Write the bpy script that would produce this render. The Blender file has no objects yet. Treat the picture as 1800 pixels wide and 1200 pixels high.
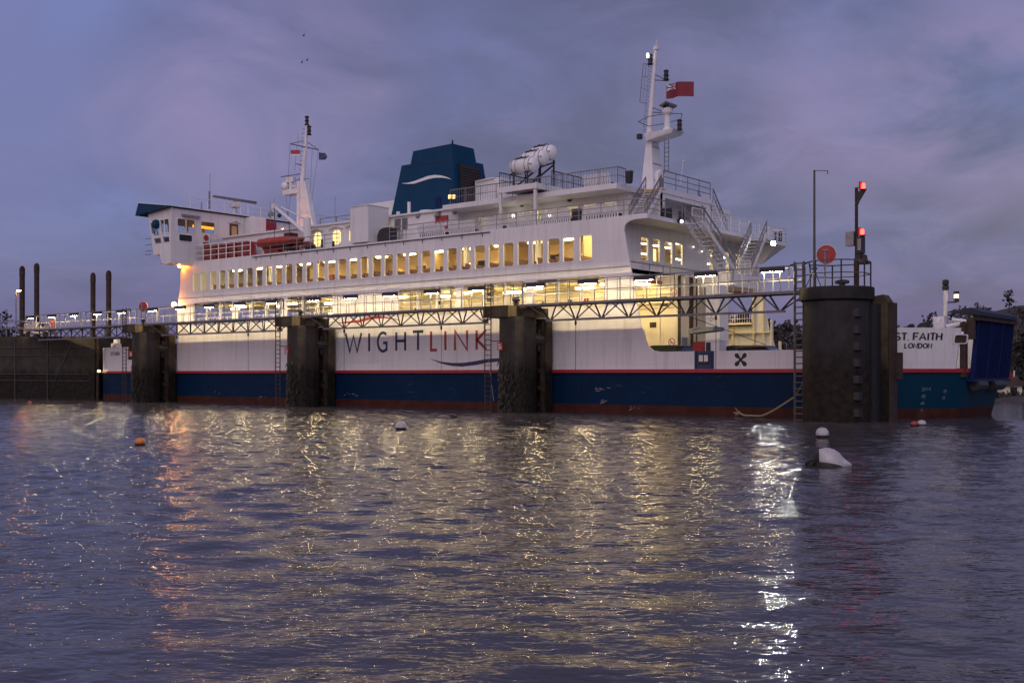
import bpy, bmesh, math, random
import numpy as np
from mathutils import Vector, Matrix
from mathutils.geometry import tessellate_polygon
random.seed(7); rng = np.random.default_rng(7)
R = math.radians
sc = bpy.context.scene
C = sc.collection
# ---------------------------------------------------------------- camera, world, light
# world axes: X runs along the ferry (towards its near end), Y across it, Z up; the water is z = 0
CAM = Vector((36.28, -58.23, 2.45)); YAW = R(38.9)
cd = bpy.data.cameras.new('camera'); cam = bpy.data.objects.new('camera', cd); C.objects.link(cam)
cam.location = CAM; cam.rotation_euler = (R(90), 0, YAW)
cd.sensor_width = 36; cd.lens = 1945/1800*36; cd.shift_y = 58/1800; cd.clip_end = 3000; cd.clip_start = .1
sc.camera = cam
sc.view_settings.view_transform = 'Standard'; sc.view_settings.look = 'None'
sc.view_settings.exposure = 0; sc.view_settings.gamma = 1
sc.cycles.sample_clamp_indirect = 6; sc.cycles.max_bounces = 7; sc.cycles.transparent_max_bounces = 12
sc.cycles.caustics_reflective = False; sc.cycles.caustics_refractive = False

W = bpy.data.worlds.new('World'); sc.world = W; W.use_nodes = True
nt = W.node_tree; nt.nodes.clear(); N = nt.nodes.new; L = nt.links.new
SUN_EL, SUN_AZ = R(9), R(205)          # low glow behind the photographer
def wn(t, **k):
    n = N(t)
    for a, b in k.items(): setattr(n, a, b)
    return n
tc = wn('ShaderNodeTexCoord'); sep = wn('ShaderNodeSeparateXYZ'); L(tc.outputs['Generated'], sep.inputs[0])
def mth(op, a, b=None, clamp=False):
    n = wn('ShaderNodeMath', operation=op, use_clamp=clamp)
    for i, x in enumerate((a, b)):
        if x is None: continue
        if isinstance(x, (int, float)): n.inputs[i].default_value = x
        else: L(x, n.inputs[i])
    return n.outputs[0]
den = mth('ADD', mth('MAXIMUM', sep.outputs[2], 0.0), .30)
px = mth('DIVIDE', sep.outputs[0], den); py = mth('DIVIDE', sep.outputs[1], den)
cmb = wn('ShaderNodeCombineXYZ'); L(px, cmb.inputs[0]); L(py, cmb.inputs[1])
def noise(scale, detail, rough, off, dist=0.0):
    mp = wn('ShaderNodeMapping'); L(cmb.outputs[0], mp.inputs[0]); mp.inputs['Location'].default_value = off
    n = wn('ShaderNodeTexNoise'); L(mp.outputs[0], n.inputs['Vector'])
    n.inputs['Scale'].default_value = scale; n.inputs['Detail'].default_value = detail
    n.inputs['Roughness'].default_value = rough; n.inputs['Distortion'].default_value = dist
    return n.outputs[0]
def ramp(fac, stops):
    r = wn('ShaderNodeValToRGB'); L(fac, r.inputs[0]); e = r.color_ramp.elements
    while len(e) < len(stops): e.new(.5)
    for el, (p, c) in zip(e, stops): el.position = p; el.color = (*c, 1)
    return r.outputs[0]
def mix(f, a, b, mode='MIX'):
    n = wn('ShaderNodeMix', data_type='RGBA', blend_type=mode)
    if isinstance(f, (int, float)): n.inputs[0].default_value = f
    else: L(f, n.inputs[0])
    for i, x in ((6, a), (7, b)):
        if isinstance(x, tuple): n.inputs[i].default_value = (*x, 1)
        else: L(x, n.inputs[i])
    return n.outputs[2]
def skydir(az_px, el_px):
    # a direction in the sky, given as degrees right of and above the view down the quay
    a, e = R(az_px), R(el_px); c, s_ = math.cos(YAW), math.sin(YAW)
    x, y = math.sin(a)*math.cos(e), math.cos(a)*math.cos(e)
    return (x*c-y*s_, x*s_+y*c, math.sin(e))
def bank(az_d, el_d, half, soft):
    d = wn('ShaderNodeVectorMath', operation='DOT_PRODUCT'); L(tc.outputs['Generated'], d.inputs[0]); d.inputs[1].default_value = skydir(az_d, el_d)
    m = wn('ShaderNodeMapRange', interpolation_type='SMOOTHSTEP'); L(d.outputs['Value'], m.inputs[0])
    m.inputs[1].default_value = math.cos(R(half+soft)); m.inputs[2].default_value = math.cos(R(max(0, half-soft))); return m.outputs[0]
big = noise(1.5, 5, .55, (3.2, 1.4, 0), .6); fine = noise(3.4, 7, .6, (7.7, 2.2, 0), .6); mid = noise(2.1, 6, .58, (1.1, 5.2, 0), .9)
clear = ramp(sep.outputs[2], [(0, (.080, .097, .265)), (.10, (.095, .115, .305)), (.3, (.15, .185, .45)), (1, (.12, .15, .34))])
grey = ramp(fine, [(.32, (.074, .079, .182)), (.46, (.094, .098, .222)), (.58, (.132, .130, .283)), (.74, (.18, .163, .34))])
pale = ramp(mid, [(.32, (.10, .099, .22)), (.46, (.155, .142, .31)), (.60, (.215, .185, .375)), (.75, (.27, .215, .41))])
cov = ramp(big, [(.38, (.25, .25, .25)), (.50, (.8, .8, .8)), (.58, (1, 1, 1))])
low = mth('MULTIPLY', mth('SUBTRACT', sep.outputs[2], .015, True), 9.0, True)
gap = mth('MULTIPLY', mth('ADD', bank(-24, 17, 9, 7), bank(-17, 13.5, 3, 4), True), ramp(mid, [(.40, (1, 1, 1)), (.60, (.15, .15, .15))]))
sky = mix(mth('MULTIPLY', cov, mth('ADD', mth('MULTIPLY', low, .7), .3)), clear, grey)
sky = mix(mth('MULTIPLY', gap, .85), sky, (.16, .20, .46))
puff = mth('ADD', mth('ADD', bank(-14, 14, 4, 4.5), mth('MULTIPLY', bank(-9.5, 15.5, 3, 3.5), .8)), mth('MULTIPLY', bank(-25, 12.5, 3, 4), .4), True)
sky = mix(mth('MULTIPLY', puff, .85), sky, pale)
pink = mth('MULTIPLY', mth('ADD', bank(24, 13, 3, 4), mth('MULTIPLY', bank(16.5, 12.2, 1.5, 4), .75), True), ramp(mid, [(.36, (0, 0, 0)), (.52, (1, 1, 1))]))
sky = mix(mth('MULTIPLY', pink, .6), sky, (.27, .205, .40))
dark = mth('MULTIPLY', bank(1, 19, 8, 7), ramp(fine, [(.3, (1, 1, 1)), (.7, (.3, .3, .3))]))
sky = mix(mth('MULTIPLY', dark, .6), sky, (.098, .092, .19))
# the afterglow stands behind the photographer
az = mth('ADD', mth('ADD', mth('MULTIPLY', sep.outputs[0], .34), mth('MULTIPLY', sep.outputs[1], -.74)), mth('MULTIPLY', sep.outputs[2], .58))
gl = mth('POWER', mth('MAXIMUM', mth('ADD', mth('MULTIPLY', az, .85), .06), 0.0), 1.6)
sky = mix(mth('MULTIPLY', gl, .9, True), sky, (.82, .66, .72), 'ADD')
bg = wn('ShaderNodeBackground'); L(sky, bg.inputs[0]); bg.inputs[1].default_value = 1.0
st = wn('ShaderNodeTexSky', sky_type='NISHITA'); st.sun_disc = False
st.sun_elevation = R(1.5); st.sun_rotation = SUN_AZ
bg2 = wn('ShaderNodeBackground'); L(st.outputs[0], bg2.inputs[0]); bg2.inputs[1].default_value = .05
ad = wn('ShaderNodeAddShader'); L(bg.outputs[0], ad.inputs[0]); L(bg2.outputs[0], ad.inputs[1])
out = wn('ShaderNodeOutputWorld'); L(ad.outputs[0], out.inputs[0])

sd = bpy.data.lights.new('sun', 'SUN'); sd.energy = .42; sd.angle = R(40); sd.color = (1, .87, .87)
so = bpy.data.objects.new('sun', sd); C.objects.link(so)
so.rotation_euler = Vector((-.40, .80, -.62)).to_track_quat('-Z', 'Y').to_euler()

# ---------------------------------------------------------------- helpers
F = 1945.; HOR = 658.
RT = Vector((math.cos(YAW), math.sin(YAW), 0)); FW = Vector((-math.sin(YAW), math.cos(YAW), 0))
def ray(u, v): return FW + RT*((u-900)/F) + Vector((0, 0, (HOR-v)/F))
def onT(u, v, t): d = ray(u, v); return CAM + d*((t-CAM.y)/d.y)     # surveyed points on a plane of the real place
def onS(u, v, s): d = ray(u, v); return CAM + d*((s-CAM.x)/d.x)
def onZ(u, v, z=0.): d = ray(u, v); return CAM + d*((z-CAM.z)/d.z)
def onD(u, v, D): return CAM + ray(u, v)*D
def S(u, t=0.): return onT(u, 600, t).x
def Z(u, v, t=0.): return onT(u, v, t).z

class MB:
    def __init__(s): s.v = []; s.f = []; s.mi = []; s.m = 0
    def add(s, vs, fs):
        o = len(s.v); s.v += [tuple(x) for x in vs]
        for f in fs: s.f.append([i+o for i in f]); s.mi.append(s.m)
        return s
    def box(s, x0, x1, y0, y1, z0, z1):
        return s.add([(x0,y0,z0),(x1,y0,z0),(x1,y1,z0),(x0,y1,z0),(x0,y0,z1),(x1,y0,z1),(x1,y1,z1),(x0,y1,z1)],
              [(0,3,2,1),(4,5,6,7),(0,1,5,4),(1,2,6,5),(2,3,7,6),(3,0,4,7)])
    def hexa(s, b, t):
        return s.add(list(b)+list(t), [(0,3,2,1),(4,5,6,7),(0,1,5,4),(1,2,6,5),(2,3,7,6),(3,0,4,7)])
    def tube(s, p, q, r, n=6, r1=None, cap=True):
        p = Vector(p); q = Vector(q); d = q-p
        if d.length < 1e-6: return s
        d.normalize(); a = d.orthogonal().normalized(); 
        if abs(d.z) < .9: a = d.cross(Vector((0,0,1))).normalized()
        b = d.cross(a); r1 = r if r1 is None else r1; ph = math.pi/4 if n == 4 else 0
        vs = []
        for P, rr in ((p, r), (q, r1)):
            for i in range(n):
                an = 2*math.pi*i/n+ph; vs.append(P + a*(rr*math.cos(an)) + b*(rr*math.sin(an)))
        fs = [(i, (i+1) % n, n+(i+1) % n, n+i) for i in range(n)]
        if cap: fs += [tuple(range(n-1, -1, -1)), tuple(range(n, 2*n))]
        return s.add(vs, fs)
    def bar(s, p, q, w): return s.tube(p, q, w*.7071, 4)
    def path(s, pts, r, n=6):
        for a, b in zip(pts, pts[1:]): s.tube(a, b, r, n)
        return s
    def lathe(s, prof, c, n=24, axis='z', sx=1, sy=1):
        vs = []; c = Vector(c)
        for r, h in prof:
            for i in range(n):
                a = 2*math.pi*i/n; x, y = r*math.cos(a)*sx, r*math.sin(a)*sy
                vs.append(c + Vector({'z': (x, y, h), 'x': (h, x, y), 'y': (x, h, y)}[axis]))
        fs = []
        for k in range(len(prof)-1):
            for i in range(n):
                j = (i+1) % n; fs.append((k*n+i, k*n+j, (k+1)*n+j, (k+1)*n+i))
        fs.append(tuple(range(n-1, -1, -1))); m = (len(prof)-1)*n; fs.append(tuple(range(m, m+n)))
        return s.add(vs, fs)
    def plate(s, outer, holes=(), fn=None, d0=0., d1=.1):
        """flat outline with holes, extruded; fn(a, b, depth) -> point"""
        loops = [list(outer)]+[list(h) for h in holes]
        tri = tessellate_polygon([[Vector((a, b, 0)) for a, b in l] for l in loops])
        fl = [p for l in loops for p in l]; n = len(fl)
        vs = [fn(a, b, d0) for a, b in fl]+[fn(a, b, d1) for a, b in fl]
        fs = [tuple(t) for t in tri]+[tuple(i+n for i in reversed(t)) for t in tri]
        o = 0
        for l in loops:
            m = len(l)
            for i in range(m): fs.append((o+i, o+(i+1) % m, n+o+(i+1) % m, n+o+i))
            o += m
        return s.add(vs, fs)
    def ball(s, c, r, nu=16, nv=10, sz=1.):
        prof = [(max(r*math.sin(math.pi*k/nv), .001), -r*sz*math.cos(math.pi*k/nv)) for k in range(nv+1)]
        return s.lathe(prof, c, nu)
    def build(s, name, mats, parent=None, smooth=False, loc=None):
        me = bpy.data.meshes.new(name); off = Vector((0,0,0))
        if parent is not None:
            r = parent
            while r.parent: r = r.parent
            off = r.location
        if loc is not None: off = Vector(loc)
        me.from_pydata([(x-off.x, y-off.y, z-off.z) for x, y, z in s.v], [], s.f)
        for m in (mats if isinstance(mats, (list, tuple)) else [mats]): me.materials.append(m)
        me.polygons.foreach_set('material_index', s.mi)
        bm = bmesh.new(); bm.from_mesh(me); bmesh.ops.recalc_face_normals(bm, faces=bm.faces); bm.to_mesh(me); bm.free()
        if smooth:
            me.polygons.foreach_set('use_smooth', [True]*len(me.polygons))
            me.set_sharp_from_angle(angle=R(38))
        o = bpy.data.objects.new(name, me); C.objects.link(o)
        if parent is not None: o.parent = parent
        elif loc is not None: o.location = loc
        return o
def tag(o, label=None, cat=None, group=None, kind=None):
    for k, v in (('label', label), ('category', cat), ('group', group), ('kind', kind)):
        if v: o[k] = v
    return o
def thing(name, loc, label, cat, group=None):
    o = bpy.data.objects.new(name, None); C.objects.link(o); o.location = loc; o.empty_display_size = .3
    return tag(o, label, cat, group)
def dup(root, loc, label, rotz=None, group=None):
    r = root.copy(); C.objects.link(r); r.location = loc; r['label'] = label
    if rotz is not None: r.rotation_euler = (0, 0, rotz)
    if group: r['group'] = group
    for ch in list(root.children):
        c = ch.copy(); C.objects.link(c); c.parent = r
        for g in list(ch.children):
            d = g.copy(); C.objects.link(d); d.parent = c
    return r
FT = lambda a, b, d: (a, d, b)       # plate in a plane y = const, coordinates (x, z)
FS = lambda a, b, d: (d, a, b)       # plate in a plane x = const, coordinates (y, z)
FZ = lambda a, b, d: (a, b, d)
def rrect(a0, a1, b0, b1, r=.12, n=3):
    p = []
    for cx, cy, s0 in ((a1-r, b0+r, -90), (a1-r, b1-r, 0), (a0+r, b1-r, 90), (a0+r, b0+r, 180)):
        for i in range(n+1):
            an = R(s0+90*i/n); p.append((cx+r*math.cos(an), cy+r*math.sin(an)))
    return p
def railing(mb, pts, h=1.05, rails=(1., .66, .33), post=1.6, r=.024, bal=0, rt=.03):
    for a, b in zip(pts, pts[1:]):
        a = Vector(a); b = Vector(b); n = max(1, round((b-a).length/post))
        for k in range(n+1):
            p = a.lerp(b, k/n); mb.bar(p, p+Vector((0,0,h)), r*2)
        for i, q in enumerate(rails):
            mb.bar(a+Vector((0,0,h*q)), b+Vector((0,0,h*q)), (rt if i == 0 else r*.8)*2)
        if bal:
            m = max(1, int((b-a).length/bal))
            for k in range(1, m):
                p = a.lerp(b, k/m); mb.bar(p+Vector((0,0,.08)), p+Vector((0,0,h-.03)), .022)
def ladder(mb, p, h, w=.45, d=(1,0,0), r=.03, step=.32):
    p = Vector(p); d = Vector(d)
    mb.bar(p, p+Vector((0,0,h)), r*2); mb.bar(p+d*w, p+d*w+Vector((0,0,h)), r*2)
    z = step*.6
    while z < h-.05:
        mb.bar(p+Vector((0,0,z)), p+d*w+Vector((0,0,z)), r*1.3); z += step

# ---------------------------------------------------------------- materials
SPEC = {'navy hull paint': .12, 'red boot paint': .12, 'petrol blue funnel paint': .15, 'royal blue ramp paint': .2, 'weed stained concrete': .2, 'pale stained fender concrete': .2, 'dark dolphin concrete': .2, 'quay concrete': .2, 'rusty dark steel': .25}
def mat(name, col, rough=.5, metal=0., var=.12, scale=3., streak=0., rust=0., bump=0., bscale=30., zs=1., emit=None, es=0., coat=0., plates=0., scuff=0.):
    m = bpy.data.materials.new(name); m.use_nodes = True; t = m.node_tree; b = t.nodes['Principled BSDF']
    b.inputs['Roughness'].default_value = rough; b.inputs['Metallic'].default_value = metal
    b.inputs['Coat Weight'].default_value = coat; b.inputs['Specular IOR Level'].default_value = SPEC.get(name, .5)
    if emit:
        b.inputs['Emission Color'].default_value = (*emit, 1); b.inputs['Emission Strength'].default_value = es
    co = t.nodes.new('ShaderNodeTexCoord')
    def nz(sc_, det, rg=.6):
        mp = t.nodes.new('ShaderNodeMapping'); mp.inputs['Scale'].default_value = sc_; t.links.new(co.outputs['Object'], mp.inputs[0])
        n = t.nodes.new('ShaderNodeTexNoise'); n.inputs['Scale'].default_value = 1; n.inputs['Detail'].default_value = det
        n.inputs['Roughness'].default_value = rg; t.links.new(mp.outputs[0], n.inputs['Vector']); return n.outputs[0]
    def rp(f, a, b_, c0, c1):
        r = t.nodes.new('ShaderNodeValToRGB'); t.links.new(f, r.inputs[0]); e = r.color_ramp.elements
        e[0].position = a; e[1].position = b_; e[0].color = (*c0, 1); e[1].color = (*c1, 1); return r.outputs[0]
    def mx(f, a, c, mode='MIX'):
        n = t.nodes.new('ShaderNodeMix'); n.data_type = 'RGBA'; n.blend_type = mode
        if isinstance(f, float): n.inputs[0].default_value = f
        else: t.links.new(f, n.inputs[0])
        for i, x in ((6, a), (7, c)):
            if isinstance(x, tuple): n.inputs[i].default_value = (*x, 1)
            else: t.links.new(x, n.inputs[i])
        return n.outputs[2]
    if var or streak or rust:
        d = tuple(x*(1-var) for x in col); l = tuple(min(1, x*(1+var*.6)) for x in col)
        c = rp(nz((scale, scale, scale*zs), 5), .3, .7, d, l)
        if streak:
            s_ = rp(nz((2.6, 2.6, .18), 4, .7), .5, .72, (0,0,0), (streak,)*3)
            c = mx(s_, c, tuple(x*.62 for x in (col[0], col[1]*.93, col[2]*.82)))
        if rust:
            s_ = rp(nz((1.7, 1.7, .35), 6, .75), .62, .74, (0,0,0), (rust,)*3)
            c = mx(s_, c, (.16, .07, .03))
        if scuff:
            s_ = mx(1., rp(nz((.55, .55, 5.), 6, .75), .60, .70, (0,0,0), (scuff,)*3), rp(nz((.25, .25, .35), 2), .48, .62, (0,0,0), (1,1,1)), 'MULTIPLY')
            c = mx(s_, c, (.16, .17, .19))
        if plates:
            sp = t.nodes.new('ShaderNodeSeparateXYZ'); t.links.new(co.outputs['Object'], sp.inputs[0]); cb = t.nodes.new('ShaderNodeCombineXYZ')
            t.links.new(sp.outputs[0], cb.inputs[0]); t.links.new(sp.outputs[2], cb.inputs[1])
            br = t.nodes.new('ShaderNodeTexBrick'); t.links.new(cb.outputs[0], br.inputs['Vector']); br.inputs['Scale'].default_value = 1
            br.inputs['Brick Width'].default_value = 3.6; br.inputs['Row Height'].default_value = 1.55; br.inputs['Mortar Size'].default_value = .012; br.inputs['Mortar Smooth'].default_value = .6
            br.inputs['Color1'].default_value = (1, 1, 1, 1); br.inputs['Color2'].default_value = (1-plates*.25,)*3+(1,); br.inputs['Mortar'].default_value = (1-plates,)*3+(1,)
            c = mx(1., c, br.outputs[0], 'MULTIPLY')
        t.links.new(c, b.inputs['Base Color'])
    else: b.inputs['Base Color'].default_value = (*col, 1)
    if bump:
        bp = t.nodes.new('ShaderNodeBump'); bp.inputs['Strength'].default_value = bump; bp.inputs['Distance'].default_value = .02
        t.links.new(nz((bscale,)*3, 6), bp.inputs['Height']); t.links.new(bp.outputs[0], b.inputs['Normal'])
    return m
def emis(name, col, s):
    m = bpy.data.materials.new(name); m.use_nodes = True; t = m.node_tree; t.nodes.clear()
    e = t.nodes.new('ShaderNodeEmission'); e.inputs[0].default_value = (*col, 1); e.inputs[1].default_value = s
    o = t.nodes.new('ShaderNodeOutputMaterial'); t.links.new(e.outputs[0], o.inputs[0]); return m
def glassm(name, tint=(.9, .93, .95), refl=.08):
    m = bpy.data.materials.new(name); m.use_nodes = True; t = m.node_tree; t.nodes.clear()
    a = t.nodes.new('ShaderNodeBsdfTransparent'); a.inputs[0].default_value = (*tint, 1)
    g = t.nodes.new('ShaderNodeBsdfGlossy'); g.inputs['Roughness'].default_value = .03
    fr = t.nodes.new('ShaderNodeFresnel'); fr.inputs[0].default_value = 1.5
    nz = t.nodes.new('ShaderNodeTexNoise'); nz.inputs['Scale'].default_value = 1.3
    bp = t.nodes.new('ShaderNodeBump'); bp.inputs['Strength'].default_value = .02; t.links.new(nz.outputs[0], bp.inputs['Height'])
    t.links.new(bp.outputs[0], g.inputs['Normal'])
    gm = t.nodes.new('ShaderNodeNewGeometry'); k = t.nodes.new('ShaderNodeMath'); k.operation = 'SUBTRACT'; k.inputs[0].default_value = 1; t.links.new(gm.outputs['Backfacing'], k.inputs[1])
    k2 = t.nodes.new('ShaderNodeMath'); k2.operation = 'MULTIPLY'; t.links.new(fr.outputs[0], k2.inputs[0]); t.links.new(k.outputs[0], k2.inputs[1])
    x = t.nodes.new('ShaderNodeMixShader'); t.links.new(k2.outputs[0], x.inputs[0]); t.links.new(a.outputs[0], x.inputs[1]); t.links.new(g.outputs[0], x.inputs[2])
    o = t.nodes.new('ShaderNodeOutputMaterial'); t.links.new(x.outputs[0], o.inputs[0]); return m
M = {}
M['white'] = mat('white ship paint', (.72, .71, .70), .38, var=.05, scale=.5, streak=.42, rust=.22, bump=.45, bscale=1.0, plates=.2)
M['white2'] = mat('white deck paint', (.70, .69, .68), .42, var=.07, scale=1.5, streak=.28, rust=.18)
M['clean'] = mat('clean white enamel', (.74, .73, .72), .35, var=.05, streak=.12)
M['cream'] = mat('cream inner paint', (.74, .67, .46), .5, var=.08, scale=1., streak=.25, rust=.15)
M['blue'] = mat('navy hull paint', (.0010, .019, .056), .5, var=.22, scale=.7, streak=.35, rust=.16, bump=.35, bscale=1.2, plates=.3, scuff=.75)
def bow_paint(m):
    # the near end was repainted in a greener blue; the patch has its own ragged edge
    t = m.node_tree; b = t.nodes['Principled BSDF']; src = b.inputs['Base Color'].links[0].from_socket
    co = t.nodes.new('ShaderNodeTexCoord'); sp = t.nodes.new('ShaderNodeSeparateXYZ'); t.links.new(co.outputs['Object'], sp.inputs[0])
    nz = t.nodes.new('ShaderNodeTexNoise'); nz.inputs['Scale'].default_value = .5; t.links.new(co.outputs['Object'], nz.inputs['Vector'])
    a = t.nodes.new('ShaderNodeMath'); a.operation = 'MULTIPLY_ADD'; a.inputs[1].default_value = 2.; t.links.new(nz.outputs[0], a.inputs[0]); t.links.new(sp.outputs[0], a.inputs[2])
    c = t.nodes.new('ShaderNodeMath'); c.operation = 'MULTIPLY_ADD'; c.inputs[1].default_value = -1.6; t.links.new(sp.outputs[2], c.inputs[0]); t.links.new(a.outputs[0], c.inputs[2])
    mr = t.nodes.new('ShaderNodeMapRange'); mr.inputs[1].default_value = 32.2; mr.inputs[2].default_value = 33.4; t.links.new(c.outputs[0], mr.inputs[0])
    mx = t.nodes.new('ShaderNodeMix'); mx.data_type = 'RGBA'; t.links.new(mr.outputs[0], mx.inputs[0]); t.links.new(src, mx.inputs[6]); mx.inputs[7].default_value = (.002, .034, .068, 1)
    t.links.new(mx.outputs[2], b.inputs['Base Color'])
bow_paint(M['blue'])
M['boot'] = mat('red boot paint', (.062, .021, .015), .6, var=.4, scale=1.2, streak=.5, rust=.3, bump=.3, bscale=4, scuff=.4)
M['red'] = mat('red stripe paint', (.36, .022, .035), .42, var=.2, scale=1.5, rust=.2)
M['redgear'] = mat('red safety paint', (.36, .036, .028), .55, var=.2, scale=2)
M['orange'] = mat('orange canvas', (.34, .045, .03), .6, var=.25, scale=2)
M['funnel'] = mat('petrol blue funnel paint', (.002, .042, .098), .45, var=.12, scale=.8, streak=.2)
M['rampblue'] = mat('royal blue ramp paint', (.003, .012, .075), .5, var=.25, scale=1, rust=.25)
M['navyflap'] = mat('dark navy flap paint', (.006, .010, .030), .6, var=.3, rust=.3)
M['bluepan'] = mat('blue gate paint', (.012, .045, .16), .45, var=.2)
M['deck'] = mat('grey deck paint', (.16, .17, .17), .7, var=.2)
M['dark'] = mat('black steel', (.018, .018, .02), .5, var=.3)
M['rustdark'] = mat('rusty dark steel', (.055, .036, .028), .75, var=.4, scale=2, rust=.5, bump=.3)
M['steel'] = mat('galvanised steel', (.26, .26, .27), .45, .5, var=.25, scale=4)
M['truss'] = mat('weathered truss steel', (.085, .08, .078), .55, .35, var=.35, scale=3, rust=.35)
M['chord'] = mat('grey chord steel', (.17, .16, .165), .5, .2, var=.3, scale=2, rust=.3)
M['railg'] = mat('grey rail paint', (.20, .20, .21), .5, .3, var=.25, scale=4)
M['glass'] = glassm('window glass')
M['dglass'] = mat('dark glass', (.01, .013, .016), .06, var=0)
M['wood'] = mat('brown seat fabric', (.12, .055, .028), .8, var=.3, scale=4)
M['loungewall'] = mat('lounge panelling', (.55, .38, .18), .5, var=.2, scale=.8)
M['loungeceil'] = mat('lounge ceiling', (.62, .54, .38), .6, var=.05)
M['loungefloor'] = mat('lounge carpet', (.10, .06, .05), .9, var=.2)
M['signw'] = mat('sign white', (.7, .7, .68), .5, var=.05)
M['navy'] = mat('navy lettering', (.005, .020, .085), .4, var=.1)
M['redlet'] = mat('red lettering', (.30, .02, .03), .4, var=.1)
M['ensign'] = mat('red flag cloth', (.20, .016, .03), .7, var=.15, scale=3)
M['black'] = mat('black lettering', (.01, .01, .012), .5, var=0)
M['yellow'] = mat('yellow paint', (.60, .33, .03), .5, var=.15)
M['tubeE'] = emis('fluorescent tube', (1, .76, .40), 380)
M['rampE'] = emis('ramp lamp', (1, .78, .35), 14)
M['navE'] = emis('warm navigation lamp', (1, .72, .40), 5)
M['bulbwE'] = emis('small white bulb', (1, .88, .7), 2.5)
M['deckE'] = emis('vehicle deck lamp', (1, .74, .34), 24)
M['loungeE'] = emis('lounge ceiling strip', (1, .75, .35), 40)
M['bulbE'] = emis('warm bulb', (1, .62, .22), 22)
M['amberE'] = emis('amber lamp', (1, .31, .045), 190)
M['redE'] = emis('red signal lamp', (1, .03, .022), 13)
M['floodE'] = emis('white floodlight', (.92, .97, 1), 1800)
M['whiteE'] = emis('white navigation lamp', (1, .92, .80), 10)
M['cabE'] = emis('yellow cabin light', (1, .70, .25), 2.2)
M['orangeE'] = emis('orange cabin light', (1, .36, .025), 2.0)
M['rope'] = mat('mooring rope', (.30, .25, .13), .9, var=.3, scale=12)
M['car'] = mat('dark car paint', (.02, .022, .026), .22, .2, var=.05, coat=.6)
M['carw'] = mat('silver car paint', (.35, .36, .38), .25, .4, var=.05, coat=.6)
M['tyre'] = mat('tyre rubber', (.015, .015, .015), .85, var=.2)
M['buoyw'] = mat('white buoy plastic', (.47, .45, .45), .45, var=.25, scale=4, streak=.4)
M['buoyo'] = mat('orange buoy plastic', (.62, .20, .02), .45, var=.15)
M['weed'] = mat('weed and waterline slime', (.016, .018, .012), .6, var=.5, scale=8, bump=.5)
def concrete(name, top, bottom, line, fade):
    """concrete with the tidal weed line it really carries, at a height in metres above the thing's base"""
    m = mat(name, top, .8, var=.4, scale=1.1, streak=.85, rust=.28, bump=.7, bscale=5)
    t = m.node_tree; b = t.nodes['Principled BSDF']; src = b.inputs['Base Color'].links[0].from_socket
    co = t.nodes.new('ShaderNodeTexCoord'); sp = t.nodes.new('ShaderNodeSeparateXYZ'); t.links.new(co.outputs['Object'], sp.inputs[0])
    nz = t.nodes.new('ShaderNodeTexNoise'); nz.inputs['Scale'].default_value = .9; nz.inputs['Detail'].default_value = 7; nz.inputs['Roughness'].default_value = .7
    mp = t.nodes.new('ShaderNodeMapping'); mp.inputs['Scale'].default_value = (1.6, 1.6, .5); t.links.new(co.outputs['Object'], mp.inputs[0]); t.links.new(mp.outputs[0], nz.inputs['Vector'])
    a = t.nodes.new('ShaderNodeMath'); a.operation = 'MULTIPLY_ADD'; t.links.new(nz.outputs[0], a.inputs[0]); a.inputs[1].default_value = 3.0; t.links.new(sp.outputs[2], a.inputs[2])
    mr = t.nodes.new('ShaderNodeMapRange'); t.links.new(a.outputs[0], mr.inputs[0])
    mr.inputs[1].default_value = line+1.5-fade; mr.inputs[2].default_value = line+1.5+fade
    mx = t.nodes.new('ShaderNodeMix'); mx.data_type = 'RGBA'; t.links.new(mr.outputs[0], mx.inputs[0])
    n2 = t.nodes.new('ShaderNodeTexNoise'); n2.inputs['Scale'].default_value = 3; n2.inputs['Detail'].default_value = 8; t.links.new(co.outputs['Object'], n2.inputs['Vector'])
    r2 = t.nodes.new('ShaderNodeValToRGB'); t.links.new(n2.outputs[0], r2.inputs[0]); e = r2.color_ramp.elements
    e[0].position = .32; e[1].position = .7; e[0].color = (*[x*.5 for x in bottom], 1); e[1].color = (*[x*1.6 for x in bottom], 1)
    t.links.new(r2.outputs[0], mx.inputs[6]); t.links.new(src, mx.inputs[7]); t.links.new(mx.outputs[2], b.inputs['Base Color'])
    return m
M['conc'] = concrete('weed stained concrete', (.046, .040, .035), (.014, .012, .0095), 3.0, .7)
M['concfend'] = concrete('pale stained fender concrete', (.085, .068, .042), (.013, .0115, .008), 3.0, .5)
M['concbig'] = concrete('dark dolphin concrete', (.034, .032, .031), (.018, .013, .010), 3.4, .8)
M['concquay'] = concrete('quay concrete', (.050, .044, .034), (.016, .013, .010), 2.7, .35)

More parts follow.
